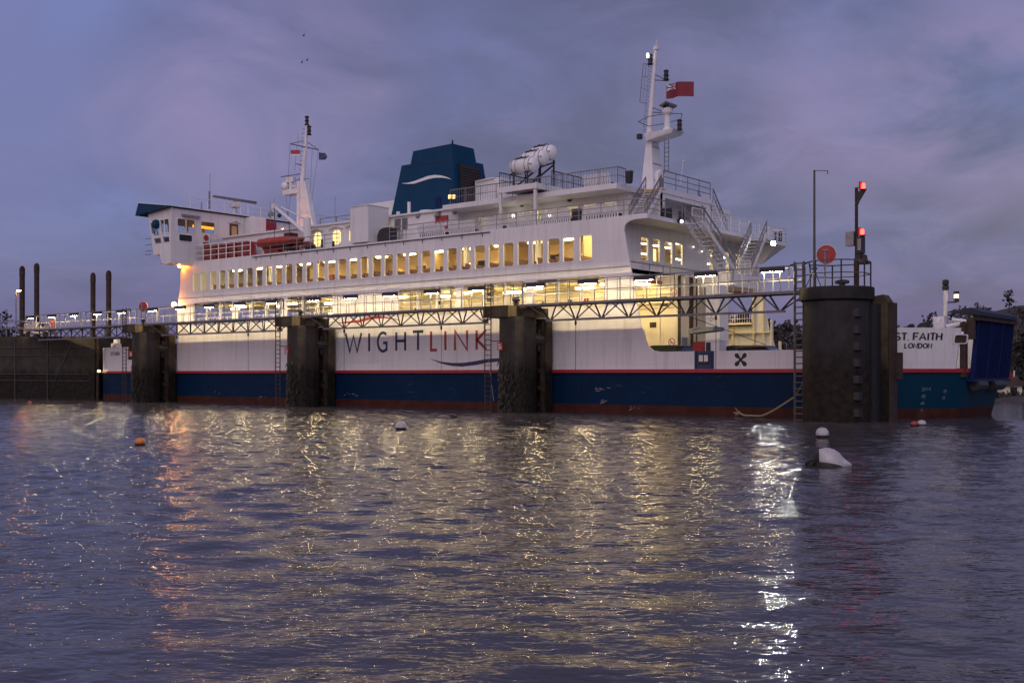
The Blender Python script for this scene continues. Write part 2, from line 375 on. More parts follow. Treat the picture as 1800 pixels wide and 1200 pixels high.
# ---------------------------------------------------------------- stroke lettering
def arc(cx, cy, rx, ry, a0, a1, n=10): return [(cx+rx*math.cos(R(a0+(a1-a0)*i/n)), cy+ry*math.sin(R(a0+(a1-a0)*i/n))) for i in range(n+1)]
GL = {'W': [[(0,1),(.27,0),(.5,.86),(.73,0),(1,1)]], 'I': [[(.5,0),(.5,1)]], 'G': [arc(.55,.5,.47,.5,52,308,16)+[(.86,.1),(.86,.45),(.56,.45)]],
 'H': [[(0,0),(0,1)],[(1,0),(1,1)],[(0,.53),(1,.53)]], 'T': [[(0,1),(1,1)],[(.5,0),(.5,1)]], 'L': [[(0,1),(0,0),(1,0)]],
 'N': [[(0,0),(0,1),(1,0),(1,1)]], 'K': [[(0,0),(0,1)],[(.95,1),(.06,.5),(1,0)]], 'F': [[(0,0),(0,1),(1,1)],[(0,.52),(.85,.52)]],
 'A': [[(0,0),(.5,1),(1,0)],[(.19,.36),(.81,.36)]], 'S': [arc(.5,.75,.45,.25,35,270,10)+arc(.5,.25,.45,.25,90,-145,10)], '.': [[(.35,0),(.65,0)]],
 'O': [arc(.5,.5,.5,.5,0,360,20)], 'D': [[(0,0),(0,1),(.4,1)]+arc(.4,.5,.6,.5,90,-90,12)+[(0,0)]], 'M': [[(0,0),(0,1),(.5,.3),(1,1),(1,0)]],
 '3': [arc(.45,.75,.45,.25,140,-90,8)+arc(.45,.25,.5,.25,90,-140,8)], '8': [arc(.5,.76,.42,.24,0,360,12), arc(.5,.26,.5,.26,0,360,12)],
 '6': [[(.8,1)]+arc(.5,.3,.48,.3,130,490,14)], '4': [[(.7,0),(.7,1),(0,.3),(1,.3)]], '2': [arc(.5,.72,.45,.28,160,-30,8)+[(0,0),(1,0)]]}
def stroke(mb, pts, w, fn, d0, d1):
    """flat ribbon along 2-D points, with mitred joints, mapped by fn(a, b, d)"""
    n = len(pts); P = [Vector(p) for p in pts]; closed = (P[0]-P[-1]).length < 1e-5 and n > 3
    Lp, Rp = [], []
    for i in range(n):
        if closed: a = P[i-1] if i > 0 else P[-2]; b = P[i+1] if i < n-1 else P[1]
        else: a = P[i-1] if i > 0 else None; b = P[i+1] if i < n-1 else None
        ds = []
        if a is not None: ds.append((P[i]-a).normalized())
        if b is not None: ds.append((b-P[i]).normalized())
        ns = [Vector((-d.y, d.x)) for d in ds]; m = sum(ns, Vector((0,0)))
        m = ns[0] if m.length < .15 else m.normalized()
        k = min(1/max(.35, m.dot(ns[0])), 1.5)
        Lp.append(P[i]+m*(w/2*k)); Rp.append(P[i]-m*(w/2*k))
    vs = []
    for d in (d0, d1):
        for a, b in zip(Lp, Rp): vs += [fn(a.x, a.y, d), fn(b.x, b.y, d)]
    o = 2*n; fs = []
    for i in range(n-1):
        j = 2*i; fs += [(j, j+1, j+3, j+2), (o+j+2, o+j+3, o+j+1, o+j), (j, j+2, o+j+2, o+j), (j+1, o+j+1, o+j+3, j+3)]
    fs += [(0, o, o+1, 1), (2*n-2, 2*n-1, o+2*n-1, o+2*n-2)]
    mb.add(vs, fs)
def letters(mb, items, w, fn, d0=-.02, d1=0.01):
    """items: (char, a0, a1, b0, b1) boxes in surface coordinates"""
    for ch, a0, a1, b0, b1 in items:
        for st_ in GL[ch]: stroke(mb, [(a0+(a1-a0)*x, b0+(b1-b0)*y) for x, y in st_], w, fn, d0, d1)
def word(txt, a0, b0, h, cw, gap):
    it = []; a = a0
    for ch in txt:
        w = {'I': .12, '.': .18, ' ': .45, 'M': 1.1, 'W': 1.3}.get(ch, 1)*cw
        if ch != ' ': it.append((ch, a, a+w, b0, b0+h))
        a += w+gap
    return it
def swoosh(pts_top, pts_bot, fn, d0, d1):
    mb = MB(); mb.plate(list(pts_top)+list(reversed(pts_bot)), (), fn, d0, d1); return mb

# ---------------------------------------------------------------- water, shore, far wood
def wave(x, y):
    h = np.zeros_like(x); r = np.random.default_rng(3)
    for k in range(64):
        lam = .46*(1.7/.46)**(r.random()); th = R(124)+r.normal(0, .68)
        kk = 2*math.pi/lam; a = .0023*lam**.85
        h += a*np.sin(kk*(x*math.cos(th)+y*math.sin(th)) + r.random()*6.28)
    g = .55+.45*np.sin(x*.11+.7*np.sin(y*.09))*np.sin(y*.13+1.+.6*np.sin(x*.07))   # gusty patches
    return h*(.75+.5*g)
def make_water():
    x0, x1, y0, y1 = -74., 46., -58., 8.
    dx = .115; xs = np.arange(x0, x1+dx/2, dx); ys = np.arange(y0, y1+dx/2, dx)
    X, Y = np.meshgrid(xs, ys); fade = np.clip(np.minimum.reduce([X-x0, xs[-1]-X, Y-y0, ys[-1]-Y])/4, 0, 1)
    H = wave(X, Y)*fade
    nx, ny = len(xs), len(ys)
    co = np.stack([X, Y, H], -1).reshape(-1, 3)
    i = np.arange(nx*ny).reshape(ny, nx)
    q = np.stack([i[:-1,:-1], i[:-1,1:], i[1:,1:], i[1:,:-1]], -1).reshape(-1, 4)
    xe, ye = xs[-1], ys[-1]; b = len(co)
    ring = np.array([(x0,y0,0),(xe,y0,0),(xe,ye,0),(x0,ye,0),(-900,-300,0),(900,-300,0),(900,900,0),(-900,900,0)], float)
    co = np.vstack([co, ring])
    q = np.vstack([q, [[b+0,b+4,b+5,b+1],[b+1,b+5,b+6,b+2],[b+2,b+6,b+7,b+3],[b+3,b+7,b+4,b+0]]])
    me = bpy.data.meshes.new('water'); me.vertices.add(len(co)); me.vertices.foreach_set('co', co.ravel())
    me.loops.add(q.size); me.loops.foreach_set('vertex_index', q.ravel().astype(np.int32))
    me.polygons.add(len(q)); me.polygons.foreach_set('loop_start', (np.arange(len(q))*4).astype(np.int32))
    me.update(calc_edges=True); me.polygons.foreach_set('use_smooth', [True]*len(q))
    m = bpy.data.materials.new('sea water'); m.use_nodes = True; t = m.node_tree; p = t.nodes['Principled BSDF']
    p.inputs['Base Color'].default_value = (.054, .047, .050, 1); p.inputs['Roughness'].default_value = .085; p.inputs['IOR'].default_value = 1.333
    co_ = t.nodes.new('ShaderNodeTexCoord'); hs = []
    for sx, sy, rot, s_, det in ((.46, .23, 36, 1.0, 2), (.27, .14, 47, .55, 2), (.16, .085, 27, .26, 1)):
        mp = t.nodes.new('ShaderNodeMapping'); mp.vector_type = 'TEXTURE'; mp.inputs['Scale'].default_value = (sx, sy, 1); mp.inputs['Rotation'].default_value = (0, 0, R(rot))
        t.links.new(co_.outputs['Object'], mp.inputs[0])
        n = t.nodes.new('ShaderNodeTexNoise'); n.inputs['Scale'].default_value = 1; n.inputs['Detail'].default_value = det; t.links.new(mp.outputs[0], n.inputs['Vector'])
        k = t.nodes.new('ShaderNodeMath'); k.operation = 'MULTIPLY'; k.inputs[1].default_value = s_; t.links.new(n.outputs[0], k.inputs[0]); hs.append(k.outputs[0])
    a = t.nodes.new('ShaderNodeMath'); a.operation = 'ADD'; t.links.new(hs[0], a.inputs[0]); t.links.new(hs[1], a.inputs[1])
    a2 = t.nodes.new('ShaderNodeMath'); a2.operation = 'ADD'; t.links.new(a.outputs[0], a2.inputs[0]); t.links.new(hs[2], a2.inputs[1]); a = a2
    gn = t.nodes.new('ShaderNodeTexNoise'); gn.inputs['Scale'].default_value = .10; gn.inputs['Detail'].default_value = 3; t.links.new(co_.outputs['Object'], gn.inputs['Vector'])
    gr = t.nodes.new('ShaderNodeMapRange'); gr.inputs[1].default_value = .35; gr.inputs[2].default_value = .65; gr.inputs[3].default_value = .55; gr.inputs[4].default_value = 1.25; t.links.new(gn.outputs[0], gr.inputs[0])
    a3 = t.nodes.new('ShaderNodeMath'); a3.operation = 'MULTIPLY'; t.links.new(a.outputs[0], a3.inputs[0]); t.links.new(gr.outputs[0], a3.inputs[1]); a = a3
    bp = t.nodes.new('ShaderNodeBump'); bp.inputs['Strength'].default_value = 1; bp.inputs['Distance'].default_value = .033
    t.links.new(a.outputs[0], bp.inputs['Height']); t.links.new(bp.outputs[0], p.inputs['Normal'])
    me.materials.append(m); o = bpy.data.objects.new('water', me); C.objects.link(o); tag(o, kind='structure')
make_water()

def camxy(r, d): p = CAM + RT*r + FW*d; return p.x, p.y
def terr(r, d):
    """height of the far shore; r metres right of and d metres in front of the landing"""
    k = max(0, d-(88+60*min(1, max(0, (45-r)/25)))); right = min(1, max(0, (r+55)/85)); left = min(1, max(0, (-38-r)/40))
    z = -.5 + min(k, 6)*.16 + max(0, k-16)*.072*max(right, left*.5)*(1+.5*math.sin(r*.045+1))
    z += .5*math.sin(r*.13)*min(1, max(0, k-20)/30)
    return min(z, 22)
mb = MB(); rs = [-170+6*i for i in range(62)]; ds = [86+3*i for i in range(8)]+[110+8*i for i in range(26)]
g = [[(*camxy(r, d), terr(r, d)) for r in rs] for d in ds]
mb.add([p for row in g for p in row], [(j*len(rs)+i, j*len(rs)+i+1, (j+1)*len(rs)+i+1, (j+1)*len(rs)+i) for j in range(len(ds)-1) for i in range(len(rs)-1)])
M['shore'] = mat('shore mud and grass', (.050, .038, .026), .9, var=.5, scale=.6, bump=.5, bscale=3)
o = mb.build('hill', M['shore'], smooth=True); tag(o, kind='structure')

def foliage(mb, c, r, n, size, squash=1., flat=False):
    c = Vector(c)
    for _ in range(n):
        d = Vector(rng.normal(0, 1, 3)).normalized()*(r*(rng.random()**.45)); d.z *= squash
        a = Vector(rng.normal(0, 1, 3)).normalized(); b = a.orthogonal().normalized(); s_ = size*(.6+.8*rng.random())
        p = c+d; mb.m = int(rng.random()*3)
        mb.add([p-a*s_, p+b*s_*.7, p+a*s_, p-b*s_*.7], [(0, 1, 2, 3)])
def twig(name, c): return mat(name, c, .9, var=.4, scale=2)
LEAF = [twig('winter twigs', (.040, .031, .026)), twig('brown winter crown', (.055, .041, .032)), twig('dark evergreen', (.020, .024, .017))]
mb = MB()
for k in range(760):
    d = 112+rng.random()**.8*195; r = -10+rng.random()*150*(d/150) if rng.random() < .8 else -150+rng.random()*110
    if 84 < r/d*150 < 88 and d < 130: continue
    z = terr(r, d); x, y = camxy(r, d); h = 3.2+rng.random()*3.2; w = 1.5+rng.random()*1.5
    mb.m = 0; mb.tube((x, y, z-.3), (x, y, z+h*.6), .14, 4)
    for j in range(3):
        foliage(mb, (x+rng.normal(0, w*.4), y+rng.normal(0, w*.4), z+h*(.45+.2*j)), w*(1-.18*j), 26, .42, .8)
o = mb.build('wood', LEAF); tag(o, 'bare winter wood covering the low hill beyond the ferry', 'wood', kind='stuff')

# ---------------------------------------------------------------- the ferry
ferry = thing('car_ferry', (-21, 9, 0), 'large white and navy double-ended car ferry moored along the dolphins', 'ferry')
FB = 18.0
def hull_t(s):
    if s > 8: return 5.8*((s-8)/9.4)**2.2
    if s < -59.5: return 5.2*((-59.5-s)/7.5)**2.2
    return 0.
SS = [-67, -66.5, -65.5, -64.5, -63.5, -62.5, -61.5, -60.5, -59.5, -57, -55, -53, -49, -45, -40, -35, -30, -25, -20, -15, -10, -5, 0, 5, 8, 9, 10, 11, 12, 13, 14, 15, 16, 16.6, 17.0, 17.4]
def outline(z, off=0., s0=-99, s1=99):
    def pull(s): 
        k = (2.6-z)*.24
        return s-k*max(0, s-13)/4.4 if s > 0 else s+k*max(0, -63.5-s)/3.5
    ss = [s for s in SS if s0 <= s <= s1]
    e = lambda s: off*(1 if -61.5 < s < 18.3 else 1)
    return [(pull(s), hull_t(s)-e(s)) for s in ss]+[(pull(s), FB-hull_t(s)+e(s)) for s in reversed(ss)]
mb = MB()
for k, (z0, z1) in enumerate(((-1.5, .57), (.57, 2.6))):
    mb.m = k; a, b = outline(z0), outline(z1); n = len(a)
    mb.add([(x, y, z0) for x, y in a]+[(x, y, z1) for x, y in b], [(i, (i+1) % n, n+(i+1) % n, n+i) for i in range(n)])
hull = mb.build('hull', [M['boot'], M['blue']], ferry)
# rubbing strip and vehicle deck
mb = MB(); a, b = outline(2.56, .16), outline(2.77, .16); n = len(a)
mb.add([(x, y, 2.56) for x, y in a]+[(x, y, 2.77) for x, y in b], [(i, (i+1) % n, n+(i+1) % n, n+i) for i in range(n)]+[tuple(range(n)), tuple(range(n, 2*n))])
mb.build('rubbing_strip', M['red'], ferry)
mb = MB(); a = outline(2.78, -.05); n = len(a)
mb.add([(x, y, 2.785) for x, y in a], [tuple(range(n))]); mb.build('vehicle_deck', M['deck'], ferry)
# draught marks
def on_hull(d0=.0):
    return lambda a, b, d: (a-(2.6-b)*.24*max(0, a-13)/4.4, hull_t(a)+d, b)
mk = []
for u, col in ((1665, '3'),):
    s0 = 15.75; mk += [('3', s0-.16, s0-.02, 1.55, 1.73), ('M', s0+.04, s0+.22, 1.55, 1.73)]
    for i, ch in enumerate('864'): mk.append((ch, s0-.08, s0+.06, 1.17-i*.38, 1.33-i*.38))
for s0 in (13.35, 16.6):
    for i, ch in enumerate('86'): mk.append((ch, s0-.05, s0+.05, 1.45-i*.35, 1.6-i*.35))
mb = MB(); letters(mb, mk, .028, on_hull(), -.02, .01); mb.build('draught_mark', M['steel'], hull)

def scrape(u0, u1, v0, v1, n, label=None):
    mb = MB()
    for _ in range(n):
        p = onT(u0+(u1-u0)*random.random(), v0+(v1-v0)*random.random(), -.005); w = .04+.20*random.random()**2; h = .012+.03*random.random(); sl = random.uniform(-.05, .12)
        mb.plate([(p.x-w,p.z-sl),(p.x-w*.3,p.z-h),(p.x+w,p.z+sl),(p.x+w*.5,p.z+h+sl*.5),(p.x-w*.4,p.z+h*.6)], (), FT, -.006, .004)
    mb.build('paint_scrape', M['steel'], hull)['kind'] = 'stuff'
scrape(1046, 1070, 681, 690, 9); scrape(1052, 1066, 703, 709, 5); scrape(604, 645, 690, 696, 6); scrape(376, 386, 687, 694, 3); scrape(1108, 1125, 713, 720, 5); scrape(452, 470, 697, 700, 4)
# near side plate with window and vehicle deck openings
WIN_U = [(339.5,349),(353,364),(370,381),(385.5,396.5),(401,412),(417.5,429),(433.5,445),(450,462),(467.6,479),(484.5,496),(502,514.5),(520,532),(538,551),(557,571),(576,589.5),
 (594.5,609),(614,628.6),(634,648.6),(654.6,670),(675.6,691),(697,713),(718,735),(740.6,757),(763,780),(786.5,803.5),(810,827.5),(834.5,853),(859,878),(884.7,903),(910,929.5),(936,955),(963,984),(989.5,1009),(1019,1041)]
WINS = [(S(a), S(b)) for a, b in WIN_U]
OPEN = [(-46.8,-41.2),(-40.5,-35.0),(-34.1,-28.6),(-21.5,-15.8),(-15.1,-9.5),(-8.8,-3.1)]
edge = [(.9,3.84),(.45,3.9),(.1,4.15),(-.15,4.6),(-.28,5.15),(-.46,5.35),(-1.71,11.45),(-1.66,11.75),(-1.4,11.98),(-.9,12.08),(0,12.08),(0,12.38)]
outer = [(-59.5,2.77),(8,2.77),(8,3.84)]+edge+[(-48.4,12.38),(-49.25,7.4),(-49.3,3.84),(-57.2,3.84),(-57.2,5.03),(-59.5,5.03)]
holes = [rrect(a, b, 9.76, 11.37, .16) for a, b in WINS]+[rrect(a, b, 6.72, 8.72, .28) for a, b in OPEN]
mb = MB(); mb.plate(outer, holes, FT, 0, .12)
side = mb.build('side_wall', M['white'], ferry)
OPENF = OPEN[:-1]+[(-8.8,-1.75)]; holesf = [rrect(a, b, 9.76, 11.37, .16) for a, b in WINS]+[rrect(a, b, 6.1, 8.45, .2) for a, b in OPENF]
mb = MB(); mb.plate(outer, holesf, FT, FB-.12, FB); mb.build('side_wall', M['white'], ferry)
mb = MB(); mb.box(-49.1, -1.3, -.035, .02, 9.17, 9.215); mb.build('seam', M['steel'], side)
for a, b in OPEN:
    mb = MB(); mb.plate(rrect(a-.05, b+.05, 6.67, 8.77, .32), [rrect(a+.02, b-.02, 6.74, 8.70, .27)], FT, -.02, .03)
    for k in (1/3, 2/3): mb.box(a+(b-a)*k-.045, a+(b-a)*k+.045, .02, .2, 6.70, 8.74)
    mb.box(a, b, .1, .24, 7.72, 7.78); mb.build('opening_frame', M['clean'], side)
for a, b in (OPEN[0], OPEN[1], OPEN[2], OPEN[5]):
    for k in range(3):
        if random.random() < .8:
            w_ = (b-a)/3; mb = MB(); mb.box(a+k*w_+.1, a+(k+1)*w_-.1, .3, .4, 8.42, 8.66); mb.build('gap_shade_strip', M['dark'], ferry)  # solid black strips paint the shade in the gaps between frames
def rails(par, m, runs, h, q, post, r, bal=0, rt=.03):
    for run in runs: mb = MB(); railing(mb, run, h, q, post, r, bal, rt); mb.build('railing', m, par)
rails(ferry, M['clean'], [[(a, .5, 6.4), (b, .5, 6.4)] for a, b in OPEN], 1.0, (1., .5), 1.4, .02, .22)
rails(ferry, M['clean'], [[(a, FB-.5, 6.15), (b, FB-.5, 6.15)] for a, b in OPENF], 1.0, (1., .5), 1.4, .02, .2)
for a, b in WINS:
    mb = MB(); mb.plate(rrect(a-.06, b+.06, 9.70, 11.43, .2), [rrect(a+.015, b-.015, 9.78, 11.35, .15)], FT, -.028, .03)
    w = mb.build('window', M['clean'], ferry)
    mb = MB(); mb.plate(rrect(a, b, 9.76, 11.37, .15), (), FT, .06, .075); mb.build('pane', M['glass'], w)
# company lettering on the side plate
def px2(u, v): p = onT(u, v, 0); return p.x, p.z
lets = []
for ch, u0, u1, v0, v1, col in (('W',606,637,586,618,0),('I',647,651,586,617,0),('G',661,684,585,617,0),('H',695,714,584,616,0),('T',724,746,583,615,0),('L',756,770,582.5,615,1),('I',780,786,582,615,1),('N',798,823,581,615,1),('K',836,857,580.5,614,1)):
    a0, b1 = px2(u0, v0); a1, b0 = px2(u1, v1); lets.append((ch, a0+.1, a1-.1, b0, b1, col))
for col, mm in ((0, 'navy'), (1, 'redlet')):
    mb = MB(); letters(mb, [l[:5] for l in lets if l[5] == col], .21, FT, -.012, .01); mb.build('lettering', M[mm], side)
tp = [(593,567),(610,565),(630,562),(650,556.5),(665,555),(680,557),(693,560),(705,563.5)]; bt = [(593,567.6),(610,568),(630,567.4),(650,562),(665,560),(680,559.5),(693,561.5),(705,563.8)]
swoosh([px2(*p) for p in tp], [px2(*p) for p in bt], FT, -.012, .01).build('wave_emblem', M['redgear'], side)
tp = [(757,630.5),(775,635.5),(795,637.6),(815,637.3),(835,634.5),(855,630.8),(872,629.5),(885,629.8)]; bt = [(757,631),(775,638.5),(795,643),(812,644.2),(835,641.5),(855,637.6),(872,635.5),(885,634)]
swoosh([px2(*p) for p in tp], [px2(*p) for p in bt], FT, -.012, .01).build('wave_emblem', M['navy'], side)
mb = MB()
for an in (45, 135, 225, 315):
    ca, sa = math.cos(R(an)), math.sin(R(an)); c0 = onT(1302, 632, 0)
    lobe = [(.08,-.05),(.2,-.10),(.38,-.14),(.48,-.06),(.5,.02),(.44,.11),(.3,.13),(.15,.07)]
    mb.plate([(c0.x+a*ca-b*sa, c0.z+a*sa+b*ca) for a, b in lobe], (), FT, -.012, .01)
mb.plate([(c0.x+.12*math.cos(R(i*36)), c0.z+.12*math.sin(R(i*36))) for i in range(10)], (), FT, -.014, .01)
mb.build('propeller_mark', M['black'], side)
# door outline and scuffed plate on the side
mb = MB(); a, b = px2(600, 640), px2(672, 651); mb.plate([(a[0]+.2, a[1]), (b[0], a[1]), (b[0]-.4, b[1]), (a[0]-.2, b[1])], (), FT, -.008, .01); mb.build('doubler_plate', M['clean'], side)
for u0, u1, v0, v1 in ((1020,1031,616,641),):
    mb = MB(); a, b = px2(u0, v0), px2(u1, v1); mb.plate([(a[0],b[1]),(b[0],b[1]),(b[0],a[1]),(a[0],a[1])], [[(a[0]+.03,b[1]+.03),(b[0]-.03,b[1]+.03),(b[0]-.03,a[1]-.03),(a[0]+.03,a[1]-.03)]], FT, -.008, .01); mb.build('hatch_outline', M['white2'], side)
# blue bulwark gate with its lockers
mb = MB(); mb.box(3.29, 4.60, -.02, .05, 2.78, 3.84); gate = mb.build('bulwark_gate', M['bluepan'], ferry)
mb = MB(); mb.box(3.55, 4.3, -.05, .0, 3.02, 3.72); mb.build('gate_recess', M['dark'], gate)
mb = MB(); mb.box(3.62, 3.88, -.07, -.02, 3.22, 3.6); mb.box(3.96, 4.22, -.07, -.02, 3.22, 3.6); mb.build('notice', M['signw'], gate)
mb = MB(); mb.bar((3.6,-.07,3.12),(4.25,-.07,3.12),.06); mb.bar((3.6,-.07,3.66),(4.25,-.07,3.66),.06); mb.bar((4.45,-.03,2.8),(4.45,-.03,3.84),.08); mb.bar((3.42,-.03,2.8),(3.42,-.03,3.84),.08); mb.build('gate_bar', M['dark'], gate)
mb = MB(); mb.box(3.0, 3.75, .3, 1.0, 2.79, 4.42); mb.build('locker', M['redgear'], ferry)
mb = MB(); mb.box(3.8, 4.75, .35, 1.2, 2.79, 4.44); mb.box(3.78, 4.77, .33, 1.22, 4.44, 4.5); lk = mb.build('locker', M['clean'], ferry)
mb = MB(); mb.box(3.88, 4.18, .32, .36, 3.7, 4.36); mb.build('locker_door', M['dark'], lk)
# bow and stern bulwarks that follow the curved ends
def bulwark(sa, sb, top, far=False):
    mb = MB(); n = 24; vo, vi = [], []
    for i in range(n+1):
        s = sa+(sb-sa)*i/n; zt = top(s)
        for z in (2.77, zt):
            sx = s + (z-2.77)*.13*(1 if sb > 0 else -1)*max(0, (i-n*.6)/(n*.4)) ; t = hull_t(s)
            for lst, off in ((vo, 0), (vi, .14)):
                y = t+off; lst.append((sx, FB-y if far else y, z))
    m = 2*(n+1); fs = []
    for i in range(n):
        j = 2*i; fs += [(j, j+1, j+3, j+2), (m+j, m+j+2, m+j+3, m+j+1), (j+1, m+j+1, m+j+3, j+3)]
    fs += [(0, 1, m+1, m), (m-2, m-1, 2*m-1, 2*m-2)]
    mb.add(vo+vi, fs); return mb.build('bulwark', M['white'], ferry)
rtop = lambda s: 3.84 if s < 11.3 else (5.03 if s > 12.3 else 3.84+1.19*(s-11.3))
ltop = lambda s: 5.03 if s < -57.05 else 3.84
bw = bulwark(8, 16.85, rtop); bulwark(8, 16.85, rtop, True); bl = bulwark(-59.5, -66.6, ltop); bulwark(-59.5, -66.6, ltop, True)
def s_hull(u):
    a, b = 8., 17.4
    for _ in range(40):
        s = (a+b)/2; d = Vector((s, hull_t(s), 0))-CAM
        if 900+F*d.dot(RT)/d.dot(FW) < u: a = s
        else: b = s
    return s
def hz(u, v): s = s_hull(u); p = onT(u, v, hull_t(s)); return s, p.z
on_b = lambda a, b, d: (a+(b-2.77)*.13*max(0, ((a-8)/8.85 if a > 0 else (-59.5-a)/7.1)-.6)/.4*(1 if a > 0 else -1), hull_t(a)+d, b)
def place(txt, u0, u1, v0, v1, wu):
    it = []; n = len(txt)
    for ch, ua, ub in wu:
        a, _ = hz(ua, v0); b, _ = hz(ub, v0); it.append((ch, a, b, hz(u0, v1)[1], hz(u0, v0)[1]))
    return it
it = place('', 1610, 0, 585.5, 597.5, (('S',1572,1580),('T',1582.5,1591),('.',1591.5,1595.5),('F',1602.5,1610.5),('A',1612.5,1623),('I',1625,1629),('T',1630.5,1638.5),('H',1641,1649.5)))
it2 = place('', 1610, 0, 603.5, 611.5, (('L',1588.5,1592.5),('O',1595,1602),('N',1604,1609.5),('D',1612,1617.5),('O',1620,1626.5),('N',1628.5,1634)))
mb = MB(); letters(mb, it, .07, on_b, -.02, .01); letters(mb, it2, .048, on_b, -.02, .01); mb.build('lettering', M['black'], bw)
a = hz(1672, 589); b = hz(1692, 603)
mb = MB(); mb.plate(rrect(a[0]-.05, b[0]+.05, b[1]-.05, a[1]+.05, .1), [rrect(a[0], b[0], b[1], a[1], .08)], on_b, -.05, .02); pt = mb.build('mooring_port', M['clean'], bw)
mb = MB(); mb.plate(rrect(a[0], b[0], b[1], a[1], .08), (), on_b, -.012, .01); mb.build('port_shade_plate', M['rustdark'], pt)  # dark plate on the bulwark paints the shade inside the mooring port
# name at the far end
it = word('ST FAITH', -60.0, 4.25, .32, .155, .07)
mb = MB(); letters(mb, it, .05, on_b, -.02, .01); mb.build('lettering', M['black'], bl)
mb = MB(); mb.box(-62.6, -61.9, 1.6, 2.3, 4.6, 5.5); mb.box(-62.3, -61.6, 1.7, 2.0, 5.5, 5.9); mb.tube((-62.2,1.5,5.2),(-61.3,1.3,5.5),.12,8); mb.build('winch', M['clean'], ferry)

# ramp at the near end
mb = MB()
mb.hexa([(17.36,5.85,2.2),(17.52,5.85,2.2),(17.52,12.9,2.2),(17.36,12.9,2.2)], [(17.66,5.95,5.5),(17.82,5.95,5.5),(17.82,12.9,5.5),(17.66,12.9,5.5)])
for k in range(19):
    y = 5.9+k*.385; w = .12 if k in (6, 12) else .05
    mb.hexa([(17.52,y,2.25),(17.62,y,2.25),(17.62,y+w,2.25),(17.52,y+w,2.25)], [(17.81,y,5.45),(17.91,y,5.45),(17.91,y+w,5.45),(17.81,y+w,5.45)])
mb.box(17.3, 17.66, 5.7, 13.0, 2.04, 2.2)
rp_ = mb.build('bow_ramp', M['rampblue'], ferry)
mb = MB(); mb.box(17.62, 18.0, 5.6, 13.0, 5.45, 5.8); mb.build('ramp_beam', M['rustdark'], rp_)
mb = MB(); mb.hexa([(16.2,5.6,5.94),(16.2,12.6,5.94),(16.3,12.6,5.98),(16.3,5.6,5.98)], [(17.6,5.4,5.81),(17.6,12.8,5.81),(17.6,12.8,6.16),(17.6,5.4,6.16)])
mb.hexa([(17.6,5.4,5.81),(17.6,12.8,5.81),(17.6,12.8,6.16),(17.6,5.4,6.16)], [(18.1,5.4,5.7),(18.1,12.8,5.7),(18.1,12.8,5.92),(18.1,5.4,5.92)])
mb.build('ramp_flap', M['navyflap'], rp_)
mb = MB(); mb.box(17.0, 17.3, 5.35, 5.8, 2.3, 5.4); mb.box(17.3, 17.75, 5.45, 5.75, 4.4, 5.6); mb.build('ramp_post', M['rustdark'], rp_)
mb = MB(); mb.box(17.0, 17.3, 12.95, 13.4, 2.3, 5.4); mb.build('ramp_post', M['rustdark'], rp_)
for a, b in ((6.3, 8.0), (9.4, 11.6)): mb = MB(); mb.tube((17.5,a,1.85),(17.5,b,1.85),.32,10); mb.build('ramp_hinge', M['dark'], rp_)
mb = MB(); mb.box(17.6, 17.75, 12.95, 13.3, 2.2, 2.5); mb.build('ramp_lamp', M['redgear'], rp_)
mb = MB(); mb.box(15.7, 16.3, 4.9, 5.6, 4.6, 5.7); mb.box(15.9,16.05,4.85,4.9,5.0,5.5); mb.tube((16.3,5.2,5.1),(17.0,5.5,5.3),.15,8); mb.tube((16.6,5.0,4.9),(17.2,5.3,4.7),.11,8); mb.tube((16.6,5.3,5.5),(17.3,5.5,5.4),.12,8); mb.build('winch', M['white2'], ferry)
q = onS(1622, 562, 15.0); mb = MB(); mb.bar((15.0,q.y,4.6),(15.0,q.y,5.15),.15); mb.build('lamp_post', M['white2'], ferry)
mb = MB(); mb.hexa([(14.7,q.y-.2,5.15),(15.3,q.y-.2,5.15),(15.3,q.y+.2,5.15),(14.7,q.y+.2,5.15)], [(14.9,q.y-.2,5.35),(15.5,q.y-.2,5.5),(15.5,q.y+.2,5.5),(14.9,q.y+.2,5.35)]); mb.build('floodlight', M['dark'], ferry)
p = onS(1662, 570, 15.9); mb = MB(); mb.tube((15.9, p.y, 4.5), (15.9, p.y, 7.25), .12, 8); em = mb.build('end_mast', M['white2'], ferry)
mb = MB(); mb.lathe([(.15,7.25),(.19,7.3),(.19,7.5),(.12,7.55),(.19,7.6),(.19,7.8),(.1,7.85)], (15.9,p.y,0), 10); mb.tube((15.9,p.y,6.55),(16.5,p.y,6.55),.04,5); mb.lathe([(.15,6.55),(.15,6.72),(.12,6.74),(.12,7.0),(.16,7.02),(.16,7.15)], (16.5,p.y,0), 10); mb.build('lamp_housing', M['dark'], em)
mb = MB(); mb.lathe([(.125,6.78),(.125,6.98)], (16.5,p.y,0), 10); mb.build('lamp_lens', M['navE'], em)

